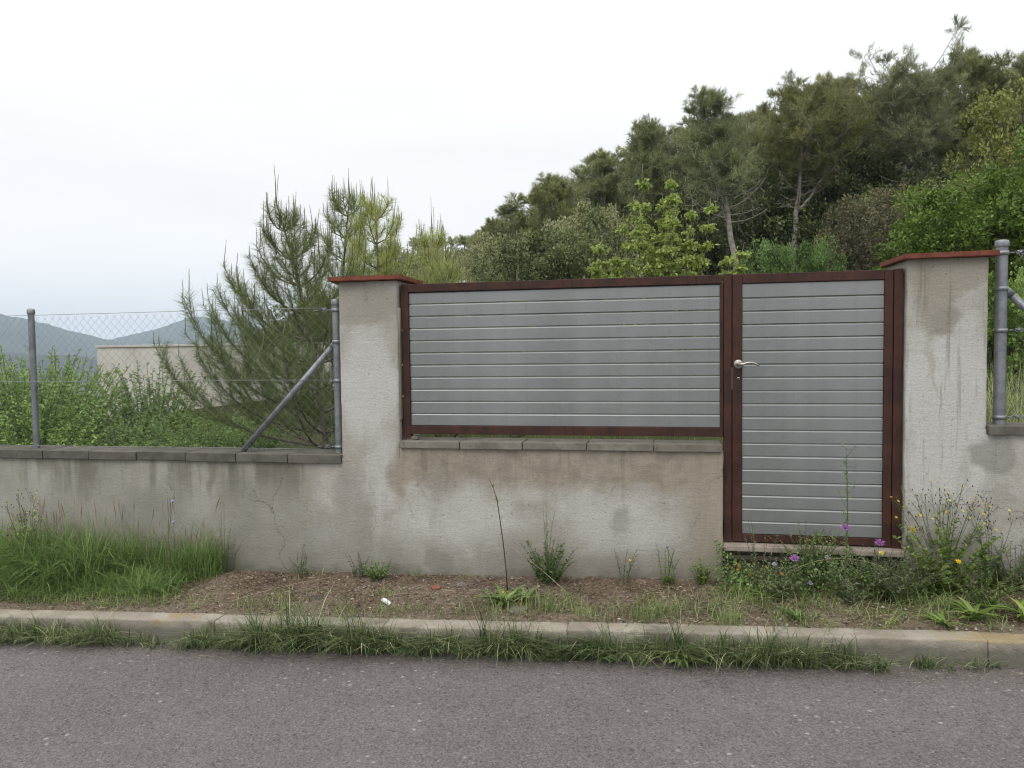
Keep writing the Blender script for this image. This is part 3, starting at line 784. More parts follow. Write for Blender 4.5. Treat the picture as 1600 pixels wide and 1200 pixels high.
# ------------------------------------------------------------------ foliage materials
MAT['pine_leaf'] = leaf_material('aleppo_needles_far', [(0.1146, 0.1327, 0.0644), (0.2396, 0.2654, 0.1175), (0.3959, 0.417, 0.1896)], .35, .6)
MAT['pine_leaf_grey'] = leaf_material('aleppo_needles_greyish', [(0.1302, 0.14, 0.0786), (0.2511, 0.2695, 0.1392), (0.3906, 0.4095, 0.2293)], .35, .6)
MAT['oak_leaf'] = leaf_material('holm_oak_leaves', [(0.0608, 0.0776, 0.0304), (0.1395, 0.1688, 0.0608), (0.2504, 0.2785, 0.1063)], .2, .5)
MAT['bright_leaf'] = leaf_material('fresh_green_leaves', [(0.0648, 0.1077, 0.0239), (0.1412, 0.2316, 0.0478), (0.2471, 0.3554, 0.0918)], .35, .5)
MAT['lime_leaf'] = leaf_material('lime_green_leaves', [(0.2577, 0.3289, 0.0644), (0.4244, 0.5291, 0.1158), (0.6063, 0.6864, 0.1931)], .4, .5)
MAT['yellowish_leaf'] = leaf_material('yellow_green_leaves', [(0.0879, 0.105, 0.0253), (0.164, 0.1878, 0.0442), (0.246, 0.2652, 0.0685)], .3, .5)
MAT['brown_leaf'] = leaf_material('olive_brown_leaves', [(.055, .052, .026), (.11, .098, .046), (.17, .14, .07)], .25, .6)
MAT['shrub_leaf'] = leaf_material('mid_green_leaves', [(0.1212, 0.1996, 0.0468), (0.2339, 0.3576, 0.0802), (0.3809, 0.5322, 0.1337)], .35, .5)
MAT['needle'] = leaf_material('young_pine_needles', [(0.0871, 0.1307, 0.0399), (0.1743, 0.2451, 0.0736), (0.3084, 0.4009, 0.1262)], .25, .5)
MAT['needle_yellow'] = leaf_material('yellow_green_needles', [(0.2194, 0.25, 0.054), (0.4023, 0.4485, 0.1013), (0.6217, 0.6382, 0.162)], .3, .5)
MAT['grass'] = leaf_material('rank_grass', [(0.0609, 0.1018, 0.0296), (0.1479, 0.2133, 0.0621), (0.2783, 0.3528, 0.1181), (0.5392, 0.5251, 0.2659), (0.6601, 0.64, 0.3691)], .3, .55)
MAT['grass_fresh'] = leaf_material('fresh_grass', [(0.0752, 0.1418, 0.0316), (0.1653, 0.2622, 0.0608), (0.2855, 0.3969, 0.1033), (0.4808, 0.482, 0.1944)], .35, .5)
MAT['weed'] = leaf_material('weed_leaves', [(0.0829, 0.1391, 0.0366), (0.1659, 0.252, 0.0659), (0.3042, 0.3911, 0.1174)], .3, .5)
MAT['weed_grey'] = leaf_material('greyish_weed_leaves', [(0.096, 0.132, 0.066), (0.18, 0.228, 0.12), (0.288, 0.324, 0.192)], .3, .6)
MAT['straw'] = leaf_material('dry_straw', [(.075, .050, .036), (.21, .155, .105), (.46, .40, .30)], .15, .8)
MAT['bark'] = plain('grey_pine_bark', (.20, .18, .155), (.36, .33, .295), .9, 0, 6, .6, 20)
MAT['bark_dark'] = plain('dark_bark', (.05, .04, .03), (.10, .08, .06), .9, 0, 8, .6, 25)
MAT['twig'] = plain('sapling_bark', (.12, .105, .08), (.21, .19, .15), .85, 0, 14, .3, 50)
MAT['stem_green'] = plain('green_stem', (.07, .10, .035), (.11, .13, .06), .6, 0, 14)
MAT['shoot'] = plain('pine_shoot', (.16, .155, .085), (.23, .21, .13), .7, 0, 14)
MAT['stem_dark'] = plain('dark_red_stem', (.045, .03, .022), (.08, .05, .035), .7, 0, 14)
MAT['stem_dry'] = plain('dry_stem', (.26, .21, .13), (.36, .30, .2), .8, 0, 14)
MAT['petal_yellow'] = leaf_material('yellow_petals', [(.62, .46, .02), (.75, .60, .05)], .2, .5)
MAT['petal_purple'] = leaf_material('mauve_petals', [(.32, .12, .36), (.48, .24, .52)], .3, .5)
MAT['petal_lilac'] = leaf_material('lilac_petals', [(.36, .33, .48), (.5, .46, .6)], .3, .5)

# ------------------------------------------------------------------ woodland trees
def clump_leaves(mb, C, Rr, n, ln, wd, up=.35, flat=.75, hollow=.35, tint_bias=None):
    """leaf-sized faces spread through clumps at C with radii Rr"""
    k = len(C); N = k * n
    d = rand_dirs(N); r = (hollow + (1 - hollow) * rng.random(N)) ** .7
    c = np.repeat(C, n, 0); R_ = np.repeat(Rr, n)
    off = d * (r * R_)[:, None]; off[:, 2] *= flat
    P = c + off
    D = unit(d * .7 + rng.normal(size=(N, 3)) * .55 + np.array([0, 0, up]))
    tb = np.repeat(rng.normal(0, .17, k) if tint_bias is None else tint_bias, n)
    t = np.clip(.45 + tb + rng.normal(0, .2, N) + .12 * d[:, 2], 0, 1)
    add_leaves(mb, P, D, ln * rng.uniform(.6, 1.3, N), wd * rng.uniform(.7, 1.3, N), t)

def forest_pine(H, crown_w, lean=(0, 0), bare=.4, nlimb=26, seed=1, fork=False, leafn=85, kind='pine_leaf', shape='round', mat_b='bark'):
    """returns meshes (trunk, crown) for an Aleppo pine of height H"""
    global rng
    keep = rng; rng = np.random.default_rng(seed)
    tr = MB(); cr = MB()
    top = np.array([lean[0], lean[1], H * .94])
    tk = 12; tt = np.linspace(0, 1, tk)[:, None]
    wig = np.cumsum(rng.normal(0, .06, (tk, 3)) * [1, 1, 0], 0); wig[0] = 0
    P = tt * top + wig * np.array([1, 1, 0]) * (H / 8) * tt ** .5
    tr.tube(P, np.linspace(.0175 * H, .004 * H, tk), 8)
    axes = [(P, 1.0)]
    if fork:
        f0 = P[4]; az_ = rng.uniform(0, 6.28)
        e = f0 + np.array([math.cos(az_) * H * .22, math.sin(az_) * H * .1, H * .5])
        Q = bez(f0, f0 + (e - f0) * [.8, .8, .3], e, 9); tr.tube(Q, np.linspace(.010 * H, .003 * H, 9), 6); axes.append((Q, .7))
    C = []; Rr = []
    for P_, wgt in axes:
        nl = int(nlimb * wgt)
        for i in range(nl):
            h = bare * .75 + (1 - bare * .75) * ((i + rng.random()) / nl) ** 1.12 * .99
            if P_ is not P: h = .25 + .75 * (i + rng.random()) / nl
            f = h * (len(P_) - 1); a = int(min(f, len(P_) - 2)); p0 = P_[a] + (P_[a + 1] - P_[a]) * (f - a)
            u = (h - bare) / (1 - bare)
            if shape == 'round': w = crown_w * .5 * (math.sqrt(max(.05, 1 - (2 * u - .75) ** 2 * .65)))
            elif shape == 'cone': w = crown_w * .5 * (1.05 - .62 * max(u, 0))
            else: w = crown_w * .5 * (.45 + .75 * max(u, 0) ** .8) * (1.0 if u < .9 else .7)
            az_ = i * 2.4 + rng.normal(0, .5); w *= rng.uniform(.55, 1.2)
            o = np.array([math.cos(az_), math.sin(az_), 0])
            dead = u < 0.05
            e = p0 + o * w + np.array([0, 0, w * rng.uniform(.25, .7)])
            Q = bez(p0, p0 + o * w * .55 + np.array([0, 0, w * .02]), e, 6)
            tr.tube(Q, np.linspace(.0045 * H * (1.1 - .5 * h), .0012 * H, 6), 4, cap=False)
            if dead:
                for _ in range(12):
                    q = Q[rng.integers(1, 6)]; q2 = q + rand_dirs(1, .1)[0] * w * rng.uniform(.2, .55); tr.tube([q, (q + q2) / 2 + rng.normal(0, .04, 3), q2], [.010, .007, .004], 3, cap=False)
                continue
            m = rng.integers(4, 8)
            for j in range(m):
                b = .28 + .72 * (j + .6) / m
                q = Q[0] + (Q[-1] - Q[0]) * b; q = Q[min(5, int(b * 5))] * .5 + q * .5
                q = q + rand_dirs(1, .35)[0] * w * .28
                tr.tube([Q[min(5, int(b * 5))], q], [.010, .005], 3, cap=False)
                C.append(q); Rr.append(H * rng.uniform(.026, .056) * (1.0 if shape == 'umbrella' else 1.12 - .5 * max(u, 0)))
    for _ in range(2): C.append(P[-1] + rng.normal(0, .18, 3)); Rr.append(H * .022)
    C = np.array(C); Rr = np.array(Rr)
    n = int(leafn * 3.6); k = len(C); N = k * n
    d = rand_dirs(N); rr = rng.random(N) ** .5; Rn = np.repeat(Rr, n)
    # every clump is a few sprays: points gather round short twigs
    tw = unit(rng.normal(size=(k, 7, 3)) + np.array([0, 0, .7])); pick = rng.integers(0, 7, N)
    ax = tw[np.repeat(np.arange(k), n), pick]
    P_ = np.repeat(C, n, 0) + ax * (rng.random(N) ** .6 * Rn * 1.9)[:, None] + d * (rr * Rn * .36)[:, None]
    tn = np.clip(.45 + np.repeat(rng.normal(0, .15, k), n) + rng.normal(0, .18, N) + .15 * ax[:, 2], 0, 1)
    add_needles(cr, P_, unit(ax * .9 + rng.normal(size=(N, 3)) * .6 + [0, 0, .3]), .17 * rng.uniform(.6, 1.3, N), .019 * rng.uniform(.7, 1.3, N), tn)
    rng = keep
    return tr.mesh('trunk', MAT[mat_b]), cr.mesh('crown', MAT[kind])

def place_tree(pair, x, y, ztop, H, label, group, cat='pine tree', name='pine_tree', rz=0, sw=1.0, z=None):
    z0 = Tz(x, y) - .1 if z is None else z
    me_ = pair[1]; zz_ = np.empty(len(me_.vertices) * 3, np.float32); me_.vertices.foreach_get('co', zz_)
    H = float(np.percentile(zz_[2::3], 99.9))
    s = (ztop - z0) / H
    e = empty(name, (x, y, z0), rz, label, cat, group); e.scale = (s * sw, s * sw, s)
    link('trunk', pair[0], e); link('crown', pair[1], e)
    return e

GP = 'pines on the wooded slope behind the gate'
P1 = forest_pine(7, 2.7, (-.9, 0), .47, 34, 11, shape='cone', leafn=75)
P2 = forest_pine(7, 3.9, (.55, .3), .50, 34, 12, fork=True, leafn=75, kind='pine_leaf')
P3 = forest_pine(7.1, 3.9, (-.1, .2), .48, 34, 13, shape='umbrella', leafn=100, kind='pine_leaf_grey')
P4 = forest_pine(6, 3.2, (.3, 0), .12, 30, 14, shape='round', leafn=110)
P5 = forest_pine(7, 3.6, (-.5, .3), .33, 28, 15, shape='round', leafn=95)
P6 = forest_pine(7, 2.8, (.4, -.2), .3, 26, 16, shape='cone', leafn=95, kind='pine_leaf_grey')
hero = [
 (P1, 2.55, 23, 10.55, 7, 'slender grey-trunked pine leaning left above the join of panel and gate', 0),
 (P2, 4.55, 25, 11.25, 7, 'fork-limbed pine with pale curved trunk rising behind the round green bush above the gate', 0),
 (P3, 8.25, 25, 11.9, 7.1, 'open-crowned pine with straight bare pale trunk above the right end of the gate', 0),
 (P4, 11.1, 27, 12.35, 6, 'dark full pine on the skyline right of the open-crowned pine', 2),
 (P6, 13.1, 26.5, 12.4, 7, 'tall pine at the right edge of the photo', 1),
 (P6, 7.0, 29, 12.3, 7, 'pine behind and between the forked pine and the open-crowned pine', 4),
 (P5, 3.3, 27, 10.2, 7, 'thin grey-green pine just left of the forked pine', 4.2),
 (P1, -.1, 27, 10.5, 7, 'dark pointed pine rising over the lime green sapling', 1.1),
 (P5, -2.9, 30, 9.85, 7, 'broad dark pine upslope to the left of the lime green sapling', 3),
 (P4, -4.5, 27, 8.45, 6, 'round dense dark pine standing out on the skyline right of the middle of the photo', .5),
 (P4, -8.4, 34, 8.15, 6, 'low rounded pine farther down the skyline, left of the dense round one', 2.5),
]
for pr_, x, y, zt, H, lab, rz in hero: place_tree(pr_, x, y, zt, H, lab, GP, rz=rz)
back = [(-9.3, 32.0, 7.2), (-9.23, 35.2, 8.23), (-8.46, 38.4, 9.68), (-6.2, 33.6, 9.4), (-5.32, 36.8, 10.36), (-3.62, 29.0, 9.2), (-2.29, 32.2, 10.73), (-1.19, 35.4, 12.0),
        (-0.06, 30.6, 11.3), (1.05, 33.8, 12.44), (2.95, 29.0, 11.3), (4.07, 32.2, 12.49), (5.48, 35.4, 13.6), (6.51, 30.6, 13.0), (8.78, 33.8, 13.2), (8.64, 29.0, 11.8), (11.79, 32.2, 13.1),
        (14.46, 35.4, 14.46), (13.44, 30.6, 12.71), (-14.8, 36.8, 7.66), (-11.42, 32.0, 7.1), (-18.5, 46, 7.4), (-22, 50, 6.6), (-24.7, 55, 6.5), (-28, 57, 5.2), (17.5, 38, 14.6), (13, 42, 14.6), (7, 42, 13.8), (0, 42, 12), (-5, 44, 10.5), (21, 36, 14.5)]
pool = [P5, P6, P5, P4, P6, P1, P5]
for i, (x, y, zt) in enumerate(back):
    pr_ = pool[i % len(pool)]; H = 6 if pr_ is P4 else 7
    place_tree(pr_, x, y, zt, H, 'dark green pine among others in the back rows of the wooded slope', 'pines in the back rows of the wooded slope', rz=i * 1.3, sw=1.22)

# broadleaf shrubs and understory
def shrub(rad, h, nclump, leafn, leaf, kind, seed, core=True):
    """a mound of leaf clumps over short stems; returns (stems, foliage)"""
    global rng
    keep = rng; rng = np.random.default_rng(seed)
    C = []; Rr = []; st = MB(); fo = MB()
    for i in range(nclump):
        d = rand_dirs(1, .45)[0]; d[2] = abs(d[2]) * 1.0
        q = np.array([d[0] * rad, d[1] * rad, .15 * h + d[2] * h * .85]) * rng.uniform(.55, 1.06)
        C.append(q); Rr.append(rad * rng.uniform(.12, .26))
        if i % 3 == 0:
            st.tube(bez((rng.normal(0, .06), rng.normal(0, .06), 0), (q[0] * .4, q[1] * .4, q[2] * .55), q, 6), np.linspace(.03 * h / 2, .004, 6), 4, cap=False)
    clump_leaves(fo, np.array(C), np.array(Rr), leafn, leaf, leaf * .55, up=.2, flat=.8)
    rng = keep
    return st.mesh('stems', MAT['bark_dark']), fo.mesh('foliage', MAT[kind])
def place_shrub(pair, x, y, z, sx, sz, label, group=None, cat='shrub', name='shrub', rz=0, mat=None):
    e = empty(name, (x, y, z), rz, label, cat, group); e.scale = (sx, sx, sz)
    link('stems', pair[0], e); f = link('foliage', pair[1], e)
    if mat: f.material_slots[0].link = 'OBJECT'; f.material_slots[0].material = MAT[mat]
    return e
S1 = shrub(1.5, 2.2, 110, 190, .085, 'bright_leaf', 31)
S2 = shrub(1.5, 2.0, 80, 170, .075, 'oak_leaf', 32)
S3 = shrub(1.4, 2.4, 100, 140, .07, 'oak_leaf', 33)
# hero shrubs
place_shrub(S1, 4.95, 9.3, 2.3, .95, .92, 'bright green leafy shrub directly behind and above the right pillar cap', 'bright green shrubs behind the right pillar')
place_shrub(S1, 6.9, 10.3, 2.6, 1.05, 1.15, 'tall bright green leafy shrub filling the right edge of the photo', 'bright green shrubs behind the right pillar', rz=2)
place_shrub(S3, 7.2, 12.5, 2.9, 1.15, 1.62, 'yellow-green tall shrub at the right edge under the highest pines', rz=1, mat='yellowish_leaf', cat='shrub')
place_shrub(S1, 3.4, 7.4, 1.5, .62, .55, 'low bright green shrub showing just behind the top of the right fence', 'bright green shrubs behind the right pillar', rz=4)
place_shrub(S1, 3.6, 4.6, .7, .55, .75, 'green shrub growing behind the right chain-link fence', 'bright green shrubs behind the right pillar', rz=5)
place_shrub(S3, 4.0, 11.5, 2.5, .9, .85, 'olive brown shrub left of the bright green shrubs and above the right pillar cap', mat='brown_leaf')
place_shrub(S3, 5.4, 15.0, 3.0, .8, .95, 'olive brown taller shrub behind the first olive brown one, below the open-crowned pine', rz=2, mat='brown_leaf')
place_shrub(S1, 1.62, 7.2, 1.75, .40, .60, 'small round vivid green bush peeping over the gate top, left half', 'vivid green bushes over the gate', rz=2)
place_shrub(S1, 2.14, 7.4, 1.75, .34, .62, 'small round vivid green bush peeping over the gate top, right half', 'vivid green bushes over the gate', rz=5)
GU = 'dark evergreen understory shrubs under the pines'
under = []
for y, x0, x1, stp in ((13, -9.5, 4, 2.1), (17, -12, 9, 2.3), (21, -16, 12, 2.6), (26, -22, 14, 3.0), (32, -27, 18, 3.4), (40, -34, 22, 4.0)):
    for x in np.arange(x0, x1, stp):
        under.append((x + rng.normal(0, .5), y + rng.normal(0, .7), rng.uniform(.8, 1.25), rng.uniform(.75, 1.2)))
for y_ in (27, 31, 36, 42):
    for k_ in range(7): under.append(((-.03 + .30 * k_ / 6) * (y_ + 4.6) + rng.normal(0, .4), y_ + .01, 1.3, 1.9 if y_ > 30 else 1.5))
for i, (x, y, sx, sz) in enumerate(under):
    if x < -3.2 and y < 15: sz *= .7; sx *= .8
    if y > 25: sx *= 1.35; sz *= 1.35
    if -11.5 < x < -4 and y < 14.5: continue
    if x < -.55 * (y + 4.6): continue
    if -.03 < x / (y + 4.6) < .27 and y < 24.5: continue
    place_shrub((S2, S3)[i % 2], x, y, Tz(x, y) - .15, sx, sz, 'dark evergreen shrub in the dense understory under the pines', GU, rz=i * .9)
# skyline scrub left of centre: denser greyer rounded growth
for i, (x, y, s) in enumerate(((-6.3, 24, 1.3), (-8.6, 26, 1.4), (-10.8, 28, 1.5), (-12.8, 30, 1.5), (-4.2, 22, 1.2), (-15.5, 33, 1.5), (-2.2, 21, 1.3))):
    place_shrub(S3, x, y, Tz(x, y) - .1, s, s * 1.25, ['grey-green holm oak farthest left but three on the slope above the fence panel', 'grey-green holm oak left of the slope centre above the fence panel', 'small grey-green holm oak just right of the yellow-green young pines', 'grey-green holm oak directly behind the yellow-green young pines', 'grey-green holm oak midway between young pines and lime sapling', 'grey-green holm oak hidden mostly by the left young pines', 'grey-green holm oak nearest to the lime green sapling'][i], 'holm oak scrub on the slope left of the lime green sapling', rz=i, cat='shrub', mat='pine_leaf_grey')
# the wood beyond, one mass
def woodland():
    mb = MB(); N = 420
    C = []; Rr = []
    while len(C) < N:
        y = rng.uniform(46, 110); x = rng.uniform(-.46 * y, .62 * y)
        v = .07 * y + .17 * x
        if x < -.60 * y and y < 50: continue
        C.append((x, y, Tz(x, y) + rng.uniform(.3, 3.8))); Rr.append(rng.uniform(1.2, 2.4))
    clump_leaves(mb, np.array(C), np.array(Rr), 170, .5, .26, up=.3)
    return mb.build('woodland', MAT['pine_leaf'])
tag(woodland(), 'distant wooded ground closing the view behind the pines', 'wood', kind='stuff')

# ------------------------------------------------------------------ lime green sapling behind the panel
def lime_sapling():
    e = empty('poplar_sapling', (.02, 5.0, Tz(.02, 5) - .05), 0, 'lime green broadleaf sapling with upright shoots behind the join of panel and gate', 'sapling')
    z0 = e.location.z; st = MB(); fo = MB()
    tips = [(-.26, 0, 3.68), (-.02, .2, 3.35), (.08, .1, 3.60), (-.50, .1, 3.12), (-.80, -.1, 2.82), (-.62, .1, 2.62), (.34, 0, 3.22), (.56, .05, 3.33), (.28, -.1, 2.85), (.80, 0, 2.62), (.95, .1, 2.70), (-.35, -.15, 3.3), (.1, -.2, 3.1), (-.2, .25, 3.0), (.0, -.1, 2.7), (-.9, .1, 2.5), (.45, .15, 2.6)]
    for i, (x, y, z) in enumerate(tips):
        p0 = np.array([0, 0, .4 + .9 * rng.random()]); e1 = np.array([x - .02, y, z - z0 + .14])
        if x > .5: p0 = np.array([.05, 0, .5])
        Q = bez(p0, (e1[0] * .85, e1[1] * .85, p0[2] + (e1[2] - p0[2]) * .42), e1, 12)
        st.tube(Q, np.linspace(.014, .003, 12), 5)
        # side shoots and their leaves
        for k in range(95):
            b = rng.uniform(.12, 1.0) ** .8; q = Q[int(b * 11)]
            o = rand_dirs(1, .3)[0]; o[2] = abs(o[2]) * .8; L_ = (1.25 - b) * rng.uniform(.10, .34)
            q2 = q + o * L_; st.tube([q, q2], [.003, .0015], 3, cap=False)
            n = 9; t_ = rng.random(n)[:, None]
            Pp = q + (q2 - q) * t_ + rng.normal(0, .012, (n, 3))
            Dd = unit(o + rng.normal(size=(n, 3)) * .8)
            add_leaves(fo, Pp, Dd, rng.uniform(.034, .064, n), rng.uniform(.028, .050, n), np.clip(rng.normal(.55, .22, n), 0, 1), droop=.25)
    st.tube([(0, 0, 0), (0, 0, .7), (.0, .0, 1.3)], [.03, .022, .014], 7)
    st.build('stem', MAT['twig'], e); fo.build('foliage', MAT['lime_leaf'], e)
lime_sapling()

# ------------------------------------------------------------------ young pines behind the left fence
def young_pine(loc, top, nwhorl, blen, seed, mat, label, per=6, needles=34, zmin=.12, bias=None, ndl=(.055, .105), wid=.0027, pw=.62, low=.92):
    global rng
    keep = rng; rng = np.random.default_rng(seed)
    e = empty('pine_sapling', loc, 0, label, 'young pine'); st = MB(); nd = MB(); cd = MB()
    top = np.array(top, float) - np.array(loc)
    H = top[2]
    tr = bez((0, 0, 0), (top[0] * .15, top[1] * .3, H * .55), top, 24)
    st.tube(tr, np.linspace(.032, .004, 24), 8)
    def needled(Q, start, dens, tb):
        seg = np.diff(Q, axis=0); ln = np.linalg.norm(seg, axis=1); tot = ln.sum()
        n = max(4, int(tot * dens)); u = rng.uniform(start, 1, n) * (len(Q) - 1)
        a = np.minimum(u.astype(int), len(Q) - 2); P = Q[a] + (Q[a + 1] - Q[a]) * (u - a)[:, None]
        ax = unit(seg[a]); side = unit(np.cross(ax, rng.normal(size=(n, 3))))
        D = ax * rng.uniform(.45, 1.15, n)[:, None] + side
        t = np.clip(tb + rng.normal(0, .18, n), 0, 1)
        add_needles(nd, P, D, rng.uniform(ndl[0], ndl[1], n), wid, t)
    def candle(p, s):
        L_ = rng.uniform(.06, .17) * s
        q = p + np.array([rng.normal(0, .08) * L_, rng.normal(0, .08) * L_, L_])
        cd.tube([p, (p + q) / 2 + rng.normal(0, .002, 3), q], [.0032, .0030, .0018], 4, .5)
        n = 16; t_ = rng.random(n)[:, None]
        add_needles(nd, p + (q - p) * t_, unit(np.array([0, 0, 1.3]) + rng.normal(size=(n, 3)) * .55), rng.uniform(.012, .028, n), .002, .85)
    for w in range(nwhorl):
        u = zmin + (1 - zmin) * (w / (nwhorl)) ** low
        f = u * 23; a = int(min(f, 22)); p0 = tr[a] + (tr[a + 1] - tr[a]) * (f - a)
        L0 = blen * (1.05 - u) ** pw
        for b in range(per):
            az_ = b * 2 * math.pi / per + w * 1.1 + rng.normal(0, .25)
            L_ = L0 * rng.uniform(.7, 1.15)
            o = np.array([math.cos(az_), math.sin(az_), 0])
            if bias is not None: o = o + np.array(bias) * .35
            rise = (.30 + .55 * u) * L_
            e1 = p0 + o * L_ * .85 + np.array([0, 0, rise + .28 * L_])
            Q = bez(p0, p0 + o * L_ * .62 + np.array([0, 0, rise * .18]), e1, 12)
            Q += np.cumsum(rng.normal(0, .004, Q.shape), 0)
            st.tube(Q, np.linspace(.010 * (1.2 - .6 * u), .0025, 12), 5, cap=False)
            needled(Q, .45, needles * 9, .42 + .2 * u)
            candle(Q[-1], 1.2)
            ns = int(4 + L_ * 6)
            for s in range(ns):
                v = .22 + .74 * (s + rng.random() * .7) / ns
                q = Q[int(v * 11)]; ax = unit(Q[min(11, int(v * 11) + 1)] - Q[max(0, int(v * 11) - 1)])
                side = unit(np.cross(ax, [0, 0, 1])) * (1 if s % 2 else -1)
                dd = unit(ax * .75 + side * .62 + rng.normal(0, .2, 3)); l2 = (1.05 - v) * L_ * .55 + .06
                e2 = q + dd * l2 + np.array([0, 0, l2 * .45])
                Q2 = bez(q, q + dd * l2 * .55, e2, 7)
                st.tube(Q2, np.linspace(.0035, .0016, 7), 3, cap=False)
                needled(Q2, .12, needles * 14, .42 + .2 * u)
                if rng.random() < .6: candle(Q2[-1], .9)
    for k in range(3): candle(tr[-1] + rng.normal(0, .01, 3), 2.0)
    needled(tr[12:], .1, needles * 16, .7)
    rng = keep
    st.build('trunk', MAT['twig'], e); nd.build('needles', MAT[mat], e); tag(cd.build('shoots', MAT['shoot'], e), kind='stuff')
    return e
young_pine((-2.72, 1.25, .5), (-3.10, 1.2, 2.80), 10, 1.50, 41, 'needle', 'large young pine with upswept branches behind the chain-link fence left of the left pillar', bias=(-.55, 0, 0), per=5, needles=36, pw=1.3, wid=.0025, low=1.25)
young_pine((-2.62, 2.3, .5), (-2.64, 2.2, 3.0), 9, .60, 42, 'needle_yellow', 'yellow-green young pine with tall shoots rising just behind the left pillar cap', per=5)
young_pine((-3.25, 2.6, .5), (-3.05, 2.6, 3.15), 9, .60, 44, 'needle', 'slim young pine with upright tips between the large pine and the yellow-green one', per=5)
young_pine((-1.98, 2.4, .5), (-2.02, 2.4, 2.42), 7, .55, 43, 'needle_yellow', 'short yellow-green young pine showing over the left end of the fence panel', per=6)
young_pine((-2.28, 2.9, .5), (-2.30, 2.9, 2.80), 8, .5, 46, 'needle_yellow', 'yellow-green young pine whose bare upright tips stand right of the left pillar cap', per=5)
young_pine((-1.45, 2.9, .5), (-1.43, 2.9, 2.12), 5, .40, 45, 'needle_yellow', 'smallest young pine, only its tips showing over the fence panel', per=5)

# ------------------------------------------------------------------ leafy shrubs behind the left fence and weeds
def stems_plant(n, h, spread, leaf, per, seed, curve=.25, leaf_w=.3, base=.03, stem_r=.0022, ang=.7, start=.1, hvar=.3):
    """upright leafy stems; returns stem MB, foliage MB, list of tips"""
    global rng
    keep = rng; rng = np.random.default_rng(seed)
    st = MB(); fo = MB(); tips = []
    for i in range(n):
        a = rng.uniform(0, 6.28); rr = math.sqrt(rng.random()); H = h * (1 - hvar * rng.random() - .25 * rr)
        p0 = np.array([math.cos(a) * rr * base, math.sin(a) * rr * base, 0]); a2 = a + rng.normal(0, .6)
        e1 = p0 + np.array([math.cos(a2) * spread * rr, math.sin(a2) * spread * rr, H])
        Q = bez(p0, p0 + (e1 - p0) * [curve, curve, .6], e1, 9); Q += np.cumsum(rng.normal(0, .0025 * h, Q.shape), 0)
        st.tube(Q, np.linspace(stem_r, stem_r * .4, 9), 3, cap=False); tips.append(Q[-1])
        m = int(per * rng.uniform(.8, 1.2)); u = (start + (1 - start) * rng.random(m)) * 8
        k = np.minimum(u.astype(int), 7); P = Q[k] + (Q[k + 1] - Q[k]) * (u - k)[:, None]
        az_ = rng.random(m) * 6.28
        D = np.stack([np.cos(az_), np.sin(az_), np.full(m, ang) + rng.normal(0, .25, m)], 1)
        sz = leaf * (1.15 - .65 * u / 8) * rng.uniform(.6, 1.2, m)
        add_leaves(fo, P, D, sz, sz * leaf_w, np.clip(.25 + .5 * u / 8 + rng.normal(0, .18, m), 0, 1), droop=.15)
    rng = keep
    return st, fo, tips
LS = [stems_plant(80, 1.02, .38, .066, 62, 61 + i, leaf_w=.42, base=.24, stem_r=.004) for i in range(3)]
LSm = [(a.mesh('stems', MAT['stem_green']), b.mesh('foliage', MAT['shrub_leaf'])) for a, b, _ in LS]
row = [(-5.75, .65, 1.22), (-5.28, .9, 1.20), (-5.55, 1.5, 1.15), (-4.95, .62, .78), (-4.72, 1.35, .98), (-4.42, .72, .75), (-4.18, 1.25, .98), (-3.92, .62, .72),
       (-3.72, 1.15, .86), (-3.42, .58, .56), (-3.15, .95, .52), (-4.6, 2.2, 1.0), (-3.9, 2.0, .95), (-2.85, .62, .44), (-6.5, 1.0, 1.15), (-7.3, .9, 1.1), (-5.2, 2.4, 1.05), (-2.5, .7, .45), (-8.3, 1.2, 1.15), (-6.4, 2.4, 1.1)]
words_ = ['tallest leafy green shrub at the left edge behind the fence post', 'tall leafy shrub just left of the intermediate fence post', 'leafy shrub behind the two tallest at the left edge', 'medium leafy shrub right of the intermediate fence post', 'taller leafy shrub behind the one right of the intermediate post', 'low leafy shrub in the front row below the outbuilding corner', 'leafy shrub in front of the left end of the outbuilding', 'low leafy shrub in the front row before the outbuilding middle', 'leafy shrub in front of the outbuilding middle, left of the large pine', 'low leafy shrub at the left foot of the large young pine', 'leafy shrub under the left branches of the large young pine', 'leafy shrub in the rear row before the outbuilding left end', 'leafy shrub in the rear row before the outbuilding middle', 'lowest leafy shrub near the foot of the diagonal brace']
for i, (x, y, s) in enumerate(row):
    z = Tz(x, y) - .02 if x < -3 else .5
    e = empty('leafy_shrub', (x, y, .50 + .02 * x * 0), i * 1.9, words_[i] if i < len(words_) else 'bushy leafy shrub at an outer end of the thicket behind the left fence', 'shrub', 'leafy shrubs in the thicket behind the left chain-link fence')
    s *= (1.1 if x < -4.8 else .68); e.scale = (s ** .5 * 1.05, s ** .5 * 1.05, s)
    a, b = LSm[i % 3]; link('stems', a, e); link('foliage', b, e)
